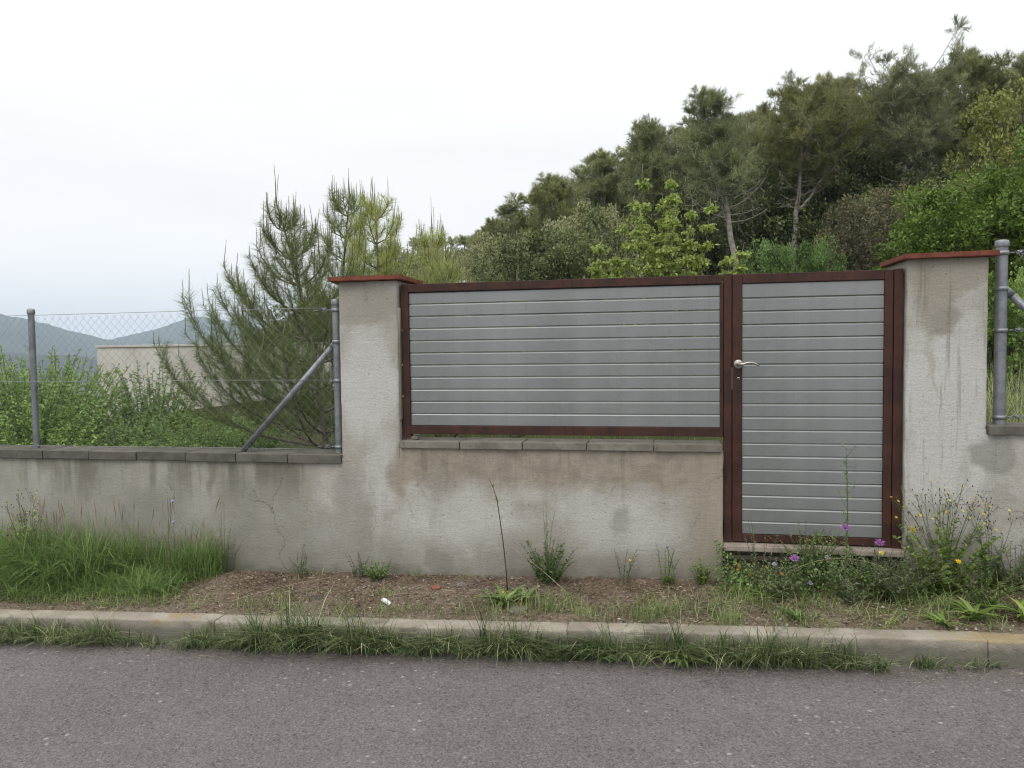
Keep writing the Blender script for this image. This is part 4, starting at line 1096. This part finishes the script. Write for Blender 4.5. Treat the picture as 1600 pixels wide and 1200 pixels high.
# tall pale grass behind the right fence and a strip of weeds under the panel
mb = MB(); n = 5200
P = np.stack([rng.uniform(1.75, 4.5, n), rng.uniform(.35, 2.4, n), np.full(n, .58)], 1)
add_blades(mb, P, rng.uniform(.45, 1.05, n), .007, rng.uniform(.1, .7, n), rng.random(n) * 6.28, np.clip(rng.normal(.55, .2, n), 0, 1))
tag(mb.build('tall_grass', MAT['grass']), 'tall pale green grass growing behind the right chain-link fence', 'grass', kind='stuff')
mb = MB(); n = 5000
P = np.stack([rng.uniform(-1.6, .35, n), rng.uniform(.35, 1.1, n), np.full(n, .56)], 1)
add_blades(mb, P, rng.uniform(.3, .50, n), .008, rng.uniform(.1, .7, n), rng.random(n) * 6.28, np.clip(rng.normal(.35, .2, n), 0, 1))
tag(mb.build('garden_grass', MAT['grass_fresh']), 'green growth showing through the gap under the fence panel', 'grass', kind='stuff')

# ------------------------------------------------------------------ verge grass
def az_out(n, toward=-math.pi / 2, sp=1.1): return toward + rng.normal(0, sp, n)
def gutter():
    mb = MB(); xs_ = []
    # tufts along the foot of the kerb, dense left of the gate and broken to its right
    x = -6.5
    while x < 2.3:
        if x < -2.25: dens = .95; hh = .11
        elif x < .62: dens = 1.5; hh = .155
        elif x < 1.5: dens = .5; hh = .10
        else: dens = .06; hh = .05
        if x > .62 and (.72 < x < .80 or 1.0 < x < 1.18): dens *= .25
        wv = noise.noise(Vector((x * 1.9, 2.2, 0))) + .6 * noise.noise(Vector((x * 6.1, 5.2, 0)))
        dens *= min(1.2, max(.12, .85 + 1.7 * wv)); hh *= min(1.5, max(.5, 1.0 + 1.1 * wv))
        if random.random() < dens * 1.2:
            n = int(rng.uniform(25, 60) * (1.0 if dens > .4 else .5))
            cx = x; cy = kerb_y(x) - rng.uniform(.005, .085); s = rng.uniform(.45, 1.35)
            if random.random() < .10: s *= 1.25
            P = np.stack([cx + rng.normal(0, .022, n), np.minimum(cy + rng.normal(0, .020, n), kerb_y(x) - .003), np.zeros(n)], 1)
            P[:, 2] = G * P[:, 0] + .018
            tb = rng.normal(.30, .13)
            t = np.clip(rng.normal(tb, .15, n) + (rng.random(n) < .13) * .45, 0, 1)
            add_blades(mb, P, hh * s * rng.uniform(.55, 1.5, n), rng.uniform(.0024, .0058, n), rng.uniform(.2, 1.45, n), az_out(n, sp=1.35), t)
        x += .021
    return mb
tag(gutter().build('gutter_grass', MAT['grass']), 'ragged green grass growing along the foot of the kerb', 'grass', kind='stuff')
def verge_grass():
    mb = MB()
    def patch(n, x0, x1, y0, y1, h0, h1, tint, w=.0045, bend=(.1, .9), f=None, clump=.05):
        k = max(1, n // 22); cx = rng.uniform(x0, x1, k); cy = rng.uniform(y0, y1, k)
        i = rng.integers(0, k, n); X = cx[i] + rng.normal(0, clump, n); Y = cy[i] + rng.normal(0, clump * .7, n)
        Y = np.clip(Y, kerb_y(X) + .1, -.008)
        P = np.stack([X, Y, verge_z(X, Y) - .006], 1)
        s = rng.uniform(.6, 1.2, k)[i]
        t = np.clip(rng.normal(tint, .10, k)[i] + rng.normal(0, .1, n), 0, 1)
        add_blades(mb, P, s * rng.uniform(h0, h1, n), w * rng.uniform(.7, 1.3, n), rng.uniform(*bend, n), rng.random(n) * 6.28, t)
    # rank growth at the left
    patch(6500, -7, -3.80, -.56, -.02, .10, .34, .42, .0042, (.5, 1.7), clump=.045)
    patch(4200, -5.0, -3.65, -.35, -.02, .18, .62, .44, .0042, (.3, 1.4), clump=.05)
    patch(4200, -3.95, -3.05, -.44, -.02, .07, .25, .46, .0038, (.4, 1.6), clump=.04)
    patch(1500, -3.6, -2.92, -.16, -.01, .14, .46, .45, .0038, (.2, .9), clump=.03)
    patch(1500, -4.4, -3.0, -.60, -.36, .03, .12, .60, .003, (.4, 1.6))
    # thin wisps elsewhere
    patch(500, -3.1, -1.0, -.6, -.02, .03, .10, .72, .0026, (.3, 1.5))
    patch(450, -2.5, .3, -.60, -.50, .04, .15, .55, .0026, (.1, 1.0))
    patch(520, -.95, .6, -.60, -.42, .05, .20, .52, .0028, (.1, 1.1))
    patch(380, -.1, 1.2, -.55, -.2, .03, .15, .74, .0026, (.3, 1.5), clump=.07)
    patch(650, .35, 1.5, -.42, -.08, .05, .20, .6, .0030, (.4, 1.7), clump=.07)
    patch(260, .6, 1.6, -.60, -.40, .03, .13, .72, .0028, (.4, 1.7), clump=.06)
    patch(1500, 1.3, 3.2, -.5, -.03, .05, .20, .50, .0034, (.4, 1.6))
    patch(2000, 3, 7, -.5, -.03, .06, .3, .42, .004, (.3, 1.3))
    return mb
tag(verge_grass().build('verge_grass', MAT['grass_fresh']), 'grass growing on the verge at the foot of the wall, rank at the left', 'grass', kind='stuff')
def straw():
    mb = MB(); n = 24000
    X = rng.uniform(-5, 4, n); y0 = kerb_y(X) + .10; Y = y0 + (rng.random(n)) * (-.01 - y0)
    P = np.stack([X, Y, verge_z(X, Y) + rng.uniform(.001, .016, n)], 1)
    a = rng.normal(0, .8, n); D = np.stack([np.cos(a), np.sin(a), rng.normal(0, .16, n)], 1)
    sh = rng.random(n); Ln = np.where(sh < .82, rng.uniform(.008, .030, n), rng.uniform(.03, .11, n))
    Wd = np.where(sh < .85, rng.uniform(.003, .009, n), rng.uniform(.0012, .0028, n))
    add_leaves(mb, P, D, Ln, Wd, np.clip(rng.normal(.36, .30, n), 0, 1))
    # clipped straw fallen on the asphalt by the grass
    n = 900; X = rng.uniform(-4.5, 2, n); P = np.stack([X, kerb_y(X) - rng.uniform(.04, .22, n), G * X + .026], 1)
    a = rng.random(n) * 6.28; D = np.stack([np.cos(a), np.sin(a), rng.normal(0, .05, n)], 1)
    add_leaves(mb, P, D, rng.uniform(.01, .06, n), .0018, np.clip(rng.normal(.6, .25, n), 0, 1))
    return mb
tag(straw().build('dry_litter', MAT['straw']), 'dry straw, bark chips and leaf litter over the bare soil', 'litter', kind='stuff')
def pebbles(n, xr, yf, zf, s0, s1, seed):
    r_ = np.random.default_rng(seed); mb = MB()
    base = np.array([(1, 0, 0), (-1, 0, 0), (0, 1, 0), (0, -1, 0), (0, 0, 1), (0, 0, -1)], float)
    Fo = np.array([(0, 2, 4), (2, 1, 4), (1, 3, 4), (3, 0, 4), (2, 0, 5), (1, 2, 5), (3, 1, 5), (0, 3, 5)])
    for i in range(n):
        x = r_.uniform(*xr); y = yf(x, r_); s = r_.uniform(s0, s1)
        V_ = base * (s * r_.uniform(.6, 1.3, 3)) * np.array([1, 1, .6]); a = r_.random() * 6.28
        Rm = np.array([[math.cos(a), -math.sin(a), 0], [math.sin(a), math.cos(a), 0], [0, 0, 1]])
        mb.add(V_ @ Rm.T + [x, y, zf(x, y) + s * .15], Fo, r_.random())
    return mb
MAT['stone'] = leaf_material('loose_stone', [(.06, .05, .042), (.20, .175, .15), (.46, .43, .39)], 0, .9)
tag(pebbles(1500, (-5, 4), lambda x, r_: r_.uniform(kerb_y(x) + .11, -.01), lambda x, y: verge_z(x, y), .003, .014, 3).build('soil_pebbles', MAT['stone']), 'small stones scattered over the soil strip', 'gravel', kind='stuff')
tag(pebbles(4200, (-4, 4), lambda x, r_: kerb_y(x) - .03 - abs(r_.normal(0, .9)), lambda x, y: G * x + .02, .0014, .0048, 4).build('road_grit', MAT['stone']), 'loose grit lying on the asphalt', 'grit', kind='stuff')

# ------------------------------------------------------------------ single weeds
def weed(name, x, y, label, cat, parts, group=None, rz=0, scale=1.0):
    e = empty(name, (x, y, float(verge_z(x, y)) - .008), rz, label, cat, group); e.scale = (scale,) * 3
    for nm, mb_, mat in parts: mb_.build(nm, MAT[mat], e)
    return e
def flower_mesh(name, rad, n, mat, cup=.4, wd=.35, rows=1):
    mb = MB()
    for r_ in range(rows):
        m = n; a = np.arange(m) / m * 6.28 + r_ * .3 + rng.normal(0, .06, m); k = rad * (1 - .35 * r_)
        D = np.stack([np.cos(a), np.sin(a), np.full(m, cup + .5 * r_)], 1)
        add_leaves(mb, np.zeros((m, 3)), D, k * rng.uniform(.8, 1.1, m), k * wd, rng.random(m), shape=.65)
    return mb.mesh(name, MAT[mat])
YEL = flower_mesh('flower', .009, 9, 'petal_yellow', .25, .55)
YELB = flower_mesh('flower', .016, 12, 'petal_yellow', .3, .5, 2)
PUR = flower_mesh('flower', .031, 18, 'petal_purple', .55, .32, 3)
LIL = flower_mesh('flower', .018, 14, 'petal_lilac', .5, .35, 2)

# dark single stalk in front of the middle wall
st = MB(); fo = MB()
Q = np.array([(.05, 0, 0), (.045, 0, .12), (.03, 0, .28), (.01, 0, .44), (-.005, 0, .55), (-.03, 0, .63), (-.055, 0, .68)])
st.tube(Q, [.0045, .004, .0035, .003, .0025, .002, .0012], 6)
for i in range(26):
    u = rng.uniform(.1, 1); q = Q[int(u * 6)]
    add_leaves(fo, q[None] + rng.normal(0, .006, (1, 3)), rand_dirs(1, .8), rng.uniform(.015, .045), .005, .3 + .3 * u)
weed('tall_weed_stalk', -.97, -.22, 'tall dark single weed stalk standing before the middle of the low wall', 'weed', [('stem', st, 'stem_dark'), ('foliage', fo, 'weed')])
# bushy feathery weed right of it
st, fo, tips = stems_plant(24, .30, .16, .028, 60, 71, leaf_w=.5, base=.06)
st2, fo2, _ = stems_plant(7, .55, .07, .02, 16, 72, leaf_w=.25, base=.03, start=.4)
st.V += st2.V; st.F += [f + st.n for f in st2.F]; st.T += st2.T; st.n += st2.n
fo.V += fo2.V; fo.F += [f + fo.n for f in fo2.F]; fo.T += fo2.T; fo.n += fo2.n
weed('bushy_weed', -.70, -.09, 'bushy green weed with thin tall stems against the wall, right of the dark stalk', 'weed', [('stem', st, 'stem_green'), ('foliage', fo, 'weed')])
# low rosettes
def rosette(n, L_, w, seed, lift=.35, mat='weed'):
    global rng
    keep = rng; rng = np.random.default_rng(seed); fo = MB(); a = rng.random(n) * 6.28
    add_blades(fo, np.zeros((n, 3)) + rng.normal(0, .006, (n, 3)) * [1, 1, 0], L_ * rng.uniform(.6, 1.1, n), w * rng.uniform(.7, 1.2, n), rng.uniform(.9, 1.5, n) * (1 - lift * .3), a, np.clip(rng.normal(.5, .2, n), 0, 1))
    rng = keep; return fo
ros = [(-.90, -.42, .16, .030, 26, 'broad dark green rosette weed on the soil below the dark stalk'), (-.78, -.36, .13, .02, 22, 'smaller rosette weed just right of the broad one below the dark stalk'),
       (-.33, kerb_y(-.33) - .06, .13, .026, 16, 'broad-leaved rosette weed on the asphalt edge in the gutter grass'), (1.52, -.45, .16, .030, 22, 'pale green dandelion rosette at the right end of the verge'),
       (1.35, -.52, .10, .018, 20, 'small rosette by the kerb in front of the yellow-flowered weed'), (1.75, -.42, .15, .03, 18, 'rosette of long leaves at the right edge of the verge'),
       (.66, -.50, .10, .012, 40, 'thin-leaved tuft on the kerb edge in front of the gate'), (-1.82, -.06, .09, .02, 20, 'small rosette weed at the foot of the wall under the left pillar'),
       (.02, -.05, .07, .018, 20, 'small green weed at the wall foot near the gate'), (-.02 + .1, kerb_y(.1) - .09, .15, .03, 16, 'big-leaved rosette weed in the gutter below the gate')]
for i, (x, y, L_, w, n, lab) in enumerate(ros):
    e = weed('rosette_weed', x, y, lab, 'weed', [('foliage', rosette(n, L_, w, 80 + i), 'weed' if i not in (3, 5) else 'grass_fresh')], 'rosette weeds on the verge')
    if y < kerb_y(x): e.location.z = G * x + .018
# yellow snapdragon-like spike on rosette
st = MB(); st.tube([(0, 0, 0), (.01, -.01, .09)], .002, 5)
e = weed('yellow_flower', -.90, -.43, 'small yellow flower spike on the rosette below the dark stalk', 'flower', [('stem', st, 'stem_green')])
for k in range(6): link('flower', YEL, e, (.006 + rng.normal(0, .005), -.01, .05 + .01 * k), (rng.uniform(-1, 1), rng.uniform(-1, 1), 0))
# clover and low growth in front of the gate step
mb = MB(); n = 4000
X = np.concatenate([rng.uniform(.28, .92, n // 2), rng.uniform(.9, 1.4, n - n // 2)]); Y = rng.uniform(-.26, -.02, n)
hh = .02 + .15 * rng.random(n) * (1 + .5 * np.sin(X * 9)); hh *= np.where(Y > -.12, 1.2, .8)
P = np.stack([X, Y, verge_z(X, Y) + hh], 1)
D = rand_dirs(n, .5); add_leaves(mb, P, D, rng.uniform(.010, .024, n), rng.uniform(.009, .018, n), np.clip(rng.normal(.42, .22, n), 0, 1), shape=.6)
tag(mb.build('clover_patch', MAT['weed']), 'low dark green clover patch in front of the gate step', 'ground cover', kind='stuff')
# autumn-tinted leaves low at the gate step
e = empty('yellowing_weed', (.50, -.06, float(verge_z(.5, -.06))), 0, 'low weed with yellowing leaves under the left end of the gate step', 'weed')
MAT['yellowing'] = leaf_material('yellowing_leaves', [(.16, .14, .03), (.36, .27, .05), (.45, .30, .08)], .3, .6)
mb = MB(); m = 26; Pp = np.stack([rng.uniform(-.14, .16, m), rng.normal(-.03, .03, m), rng.uniform(.05, .14, m)], 1)
add_leaves(mb, Pp, rand_dirs(m, .2), rng.uniform(.02, .04, m), rng.uniform(.015, .025, m), rng.random(m)); mb.build('foliage', MAT['yellowing'], e)
mb = MB()
for q in Pp[::2]: mb.tube([(q[0] * .6, q[1], 0), q], .0015, 3)
mb.build('stem', MAT['stem_green'], e)

# tall green stalk before the gate
st = MB(); fo = MB()
Q = np.array([(0, 0, 0), (.0, 0, .25), (.004, 0, .5), (.0, 0, .68), (-.006, 0, .84)])
st.tube(Q, [.004, .0035, .003, .0022, .0012], 6)
for i in range(60):
    u = rng.random() ** .7; f = u * 4; a = min(int(f), 3); q = Q[a] + (Q[a + 1] - Q[a]) * (f - a)
    d = rand_dirs(1, .6)[0]
    if i % 6 == 0:
        q2 = q + d * rng.uniform(.05, .10); st.tube([q, q2], .0012, 3); q = q2
    add_leaves(fo, np.repeat(q[None], 3, 0), rand_dirs(3, .7), rng.uniform(.015, .04, 3), .006, .5)
weed('tall_weed_stalk', .96, -.24, 'tall green weed stalk standing in front of the right half of the gate', 'weed', [('stem', st, 'stem_green'), ('foliage', fo, 'weed')])
# feathery weed in front of gate left half, bushy weeds at the step
for i, (x, y, h, n, sp, lab) in enumerate(((.52, -.20, .52, 9, .12, 'slender feathery weed in front of the left half of the gate'), (.78, -.12, .44, 38, .20, 'bushy green weed in front of the middle of the gate step'),
        (1.12, -.2, .34, 24, .18, 'tangled grey-green weed in front of the right end of the gate step'), (-2.33, -.05, .24, 7, .07, 'small thin weed at the wall foot left of the left pillar'),
        (-1.93, -.05, .20, 8, .07, 'thin light weed at the wall foot under the left pillar'), (-1.78, -.10, .17, 12, .06, 'light green leafy weed at the wall foot just right of the left pillar base'),
        (-2.86, -.08, .52, 4, .06, 'tall thin yellow-green weed against the left wall right of the grass'), (1.84, -.10, .38, 26, .22, 'grey-green weed against the wall at the right edge'),
        (.0, -.06, .30, 6, .09, 'slender weed at the wall foot midway between dark stalk and gate'), (.22, -.06, .17, 12, .06, 'leafy weed at the wall corner left of the gate'), (-.25, -.06, .32, 4, .10, 'faint thin weed against the middle wall'),
        (-4.15, -.30, .40, 34, .24, 'dark broad green weed in the rank grass at the left edge'), (-3.80, -.30, .30, 26, .2, 'dark green weed in the grass, second from the left edge'),
        (-3.45, -.16, .30, 18, .14, 'dark green weed in the grass left of the bare soil'), (-3.22, -.08, .22, 16, .12, 'leafy weed at the right end of the left grass bank'),
        (.62, -.24, .27, 24, .20, 'low grey-green weed before the left end of the gate step'), (.98, -.28, .36, 18, .2, 'wiry grey-green weed before the middle of the gate step'),
        (1.22, -.24, .32, 32, .24, 'low tangled weed before the right gate post'), (1.60, -.30, .24, 26, .22, 'low green weed at the foot of the large yellow-flowered weed'), (1.95, -.25, .26, 20, .2, 'low green weed at the right edge of the verge'))):
    st, fo, tips = stems_plant(n, h, sp, .030 if n > 10 else .024, 34 if n > 10 else 30, 100 + i, leaf_w=.32, base=.04)
    weed('leafy_weed', x, y, lab, 'weed', [('stem', st, 'stem_green'), ('foliage', fo, 'weed_grey' if i in (0, 2, 3, 4, 6, 10, 7, 15, 16, 17) else 'weed')], 'leafy weeds along the wall foot')
# yellow-flowered ragwort at the right pillar
def ragwort(x, y, h, n, seed, label, nf, sp=.26):
    st, fo, tips = stems_plant(n, h * .70, sp * .95, .054, 40, seed, leaf_w=.42, base=.06, start=.05)
    s2 = MB(); heads = []
    for i in range(nf):
        a = rng.random() * 6.28; rr = math.sqrt(rng.random()) * sp; hz_ = h * (1.0 - .38 * rng.random() - .25 * rr / sp)
        p0 = np.array([math.cos(a) * rr * .4, math.sin(a) * rr * .3, h * .35]); e1 = np.array([math.cos(a) * rr, math.sin(a) * rr * .7, hz_])
        Q = bez(p0, (p0 + e1) / 2 + rng.normal(0, .015, 3), e1, 6); s2.tube(Q, np.linspace(.0018, .0008, 6), 3, cap=False)
        for k in range(4):
            q = e1 + np.array([rng.normal(0, .022), rng.normal(0, .022), rng.normal(0, .018)]); s2.tube([Q[-2], q], .0007, 3, cap=False); heads.append(q)
    e = weed('flowering_weed', x, y, label, 'weed', [('stem', st, 'stem_green'), ('foliage', fo, 'weed'), ('flower_stalks', s2, 'stem_green')], 'yellow-flowered weeds')
    bud = MB()
    for i, q in enumerate(heads):
        if i % 4 == 0: link('flower', YEL, e, tuple(q), (rng.uniform(-.6, .9), rng.uniform(-.5, .5), 0))
        else: bud.tube([q - [0, 0, .004], q, q + [0, 0, .005]], [.002, .0032, .001], 5)
    tag(bud.build('buds', MAT['stem_dark'], e), kind='stuff')
    return e
ragwort(1.47, -.14, .74, 28, 131, 'large yellow-flowered weed in front of the right pillar', 34)
ragwort(1.72, -.10, .60, 6, 132, 'thin yellow-flowered weed right of the large one at the right pillar', 8, .14)
ragwort(-4.30, -.15, .70, 12, 133, 'yellow-flowered weed rising from the grass at the left edge', 18, .16)
# single flowers on stalks
def stalk_flower(x, y, h, me, label, lean=(0, 0), mat='stem_green', extra=14, group='flowers on stalks in front of the gate'):
    st = MB(); fo = MB()
    Q = bez((0, 0, 0), (lean[0] * .2, lean[1] * .2, h * .6), (lean[0], lean[1], h), 8); st.tube(Q, np.linspace(.0022, .0012, 8), 4)
    u = rng.random(extra) * .8 * 7; k = u.astype(int); add_leaves(fo, Q[k], rand_dirs(extra, .5), rng.uniform(.02, .05, extra), .006, .6)
    st.tube([Q[-1] - [0, 0, .008], Q[-1] - [0, 0, .001]], [.003, .0055], 6)
    e = weed('stalk_flower', x, y, label, 'flower', [('stem', st, mat), ('foliage', fo, 'weed_grey')], group)
    link('flower', me, e, tuple(Q[-1]), (R(35), 0, 0)); return e
stalk_flower(.94, -.30, .42, PUR, 'tallest mauve scabious flower in front of the gate', (.0, 0), extra=26)
stalk_flower(.74, -.32, .255, PUR, 'mauve flower left of the tallest one, before the gate step', (-.06, 0), extra=16)
stalk_flower(.90, -.30, .26, LIL, 'small mauve flower between the two larger ones before the gate step', (-.05, 0), extra=14)
stalk_flower(.80, -.33, .13, LIL, 'lowest lilac flower, close to the soil before the gate step', (-.04, 0), extra=10)
stalk_flower(1.08, -.30, .34, PUR, 'mauve flower right of the tallest one, over the grey-green weeds', (.03, 0), extra=20)
stalk_flower(.56, -.30, .22, LIL, 'small lilac flower left of the mauve ones, near the left gate post', (.02, 0), extra=10)
stalk_flower(1.14, -.22, .26, YELB, 'yellow flower just below the right end of the gate step', (.0, 0), extra=10)
stalk_flower(1.34, -.14, .36, YELB, 'yellow flower against the right gate post', (-.02, 0), extra=6)
stalk_flower(1.52, -.22, .22, YELB, 'yellow flower low in the large weed at the right pillar', (-.0, 0), extra=6)
stalk_flower(.06, -.20, .27, LIL, 'pale lilac flower at the wall foot left of the gate', (-.05, 0), extra=6)
stalk_flower(-3.24, -.14, .52, LIL, 'pale lilac flower standing above the grass by the left wall, upper of two', (.06, 0), extra=8)
stalk_flower(-3.18, -.14, .38, LIL, 'pale lilac flower above the grass by the left wall, lower of two', (.0, 0), extra=6)
stalk_flower(-.22 + .02, -.22, .2, YEL, 'tiny yellow flower on a thin stalk before the middle wall', (.0, 0), extra=4)
# long dry stalks
def dry_stalk(x, y, pts, label):
    st = MB(); Q = np.array(pts, float); st.tube(bez(Q[0], Q[1], Q[2], 10), np.linspace(.0022, .001, 10), 4)
    weed('dry_stalk', x, y, label, 'dry stalk', [('stem', st, 'stem_dry')], 'dry stalks on the verge')
dry_stalk(1.33, -.2, [(.02, 0, 0), (-.02, 0, .35), (-.09, 0, .62)], 'long bare pale stalk leaning in front of the right gate post')
dry_stalk(.10, -.35, [(.08, 0, 0), (.02, 0, .12), (-.03, 0, .30)], 'bare pale stalk leaning before the right end of the low wall')
dry_stalk(-.80, -.1, [(.25, -.2, .02), (.1, -.1, .12), (-.15, 0, .25)], 'arched straw beside the bushy weed at the middle wall')
dry_stalk(-2.3, -.35, [(-.25, -.2, .01), (.0, 0, .07), (.3, .1, .10)], 'long straw lying over the soil left of the litter')
dry_stalk(.85, -.2, [(-.2, 0, .12), (.05, 0, .30), (.35, 0, .17)], 'arched straw across the foot of the gate')
# seed-headed grass stalks by the left wall
mb = MB()
for i in range(70):
    x = rng.uniform(-4.6, -2.9); y = rng.uniform(-.22, -.02); h = rng.uniform(.25, .55); a = rng.normal(0, .07)
    p = np.array([x, y, float(verge_z(x, y))]); q = p + [a, rng.normal(0, .03), h]
    mb.tube(bez(p, (p + q) / 2 + [a * .2, 0, .02], q, 6), np.linspace(.0014, .0007, 6), 3, .3 + .5 * rng.random(), cap=False)
    mb.tube([q - (q - p) * .22, q - (q - p) * .1, q], [.001, .0035, .0008], 4, .4 + .5 * rng.random(), cap=False)
tag(mb.build('seeding_grass', MAT['straw']), 'thin seeding grass stalks standing above the grass by the left wall', 'grass', kind='stuff')
# litter
mb = MB()
prof = []
for i in range(9):
    t_ = i / 8; x = -.035 + .07 * t_; z = .012 + .008 * math.sin(t_ * 3.1)
    prof.append([(x, -.009, z * .4), (x, -.006, z + .004), (x, .006, z + .006), (x, .010, z * .6)])
Vp = np.array(prof).reshape(-1, 3); Fp = [(i * 4 + j, (i + 1) * 4 + j, (i + 1) * 4 + j + 1, i * 4 + j + 1) for i in range(8) for j in range(3)]
Vp2 = Vp + [0, 0, -.002]
mb.add(Vp, Fp); mb.add(Vp2, [f[::-1] for f in Fp])
o = mb.build('plastic_scrap', MAT['white'], None, True, loc=(-1.59, -.455, float(verge_z(-1.59, -.455)) + .006), rot=(R(8), R(14), R(-28)))
tag(o, 'small curled white plastic scrap lying on the soil near the kerb', 'litter')
MAT['brick'] = plain('broken_brick', (.20, .075, .05), (.27, .11, .08), .9, 0, 30, .6, 60)
o = box_obj('brick_fragment', (.05, .035, .03), MAT['brick'], None, (-1.36, -.22, float(verge_z(-1.36, -.22)) + .006), (R(15), R(-12), R(30)), .006, 2, .006)
tag(o, 'small reddish brick fragment half buried in the soil', 'brick fragment')
st_ = [(-1.22, -.16, .045, 'flat grey stone on the soil right of the brick fragment'), (-.80, -.50, .06, 'flat pale stone by the kerb below the rosette weed'), (-2.05, -.40, .05, 'dark clod on the soil left of the white scrap')]
for x, y, s, lab in st_:
    bm = bmesh.new(); bmesh.ops.create_icosphere(bm, subdivisions=3, radius=1)
    for v in bm.verts: v.co = Vector((v.co.x * s, v.co.y * s * .6, v.co.z * s * .35)) * (1 + .5 * noise.noise(v.co * 1.3 + Vector((x, y, 0)) * 5))
    me = bpy.data.meshes.new('stone'); bm.to_mesh(me); bm.free(); me.materials.append(MAT['dark_concrete'] if 'dark' in lab else MAT['coping_pale'])
    tag(link('stone', me, None, (x, y, float(verge_z(x, y)) + .004), (0, 0, x * 3)), lab, 'stone', 'stones on the verge')

# ------------------------------------------------------------------ haze
hz_m = bpy.data.materials.new('haze_air'); hz_m.use_nodes = True
nt = hz_m.node_tree; nt.nodes.clear()
ho = nt.nodes.new('ShaderNodeOutputMaterial'); pv = nt.nodes.new('ShaderNodeVolumePrincipled')
pv.inputs['Color'].default_value = (.71, .84, 1, 1); pv.inputs['Density'].default_value = .00024; pv.inputs['Anisotropy'].default_value = 0.0
nt.links.new(pv.outputs[0], ho.inputs['Volume'])
mb = MB(); mb.box(-4900, 4900, -4900, 4900, -92, 215)
hz_me = mb.mesh('haze', hz_m); tag(link('haze', hz_me), kind='stuff')
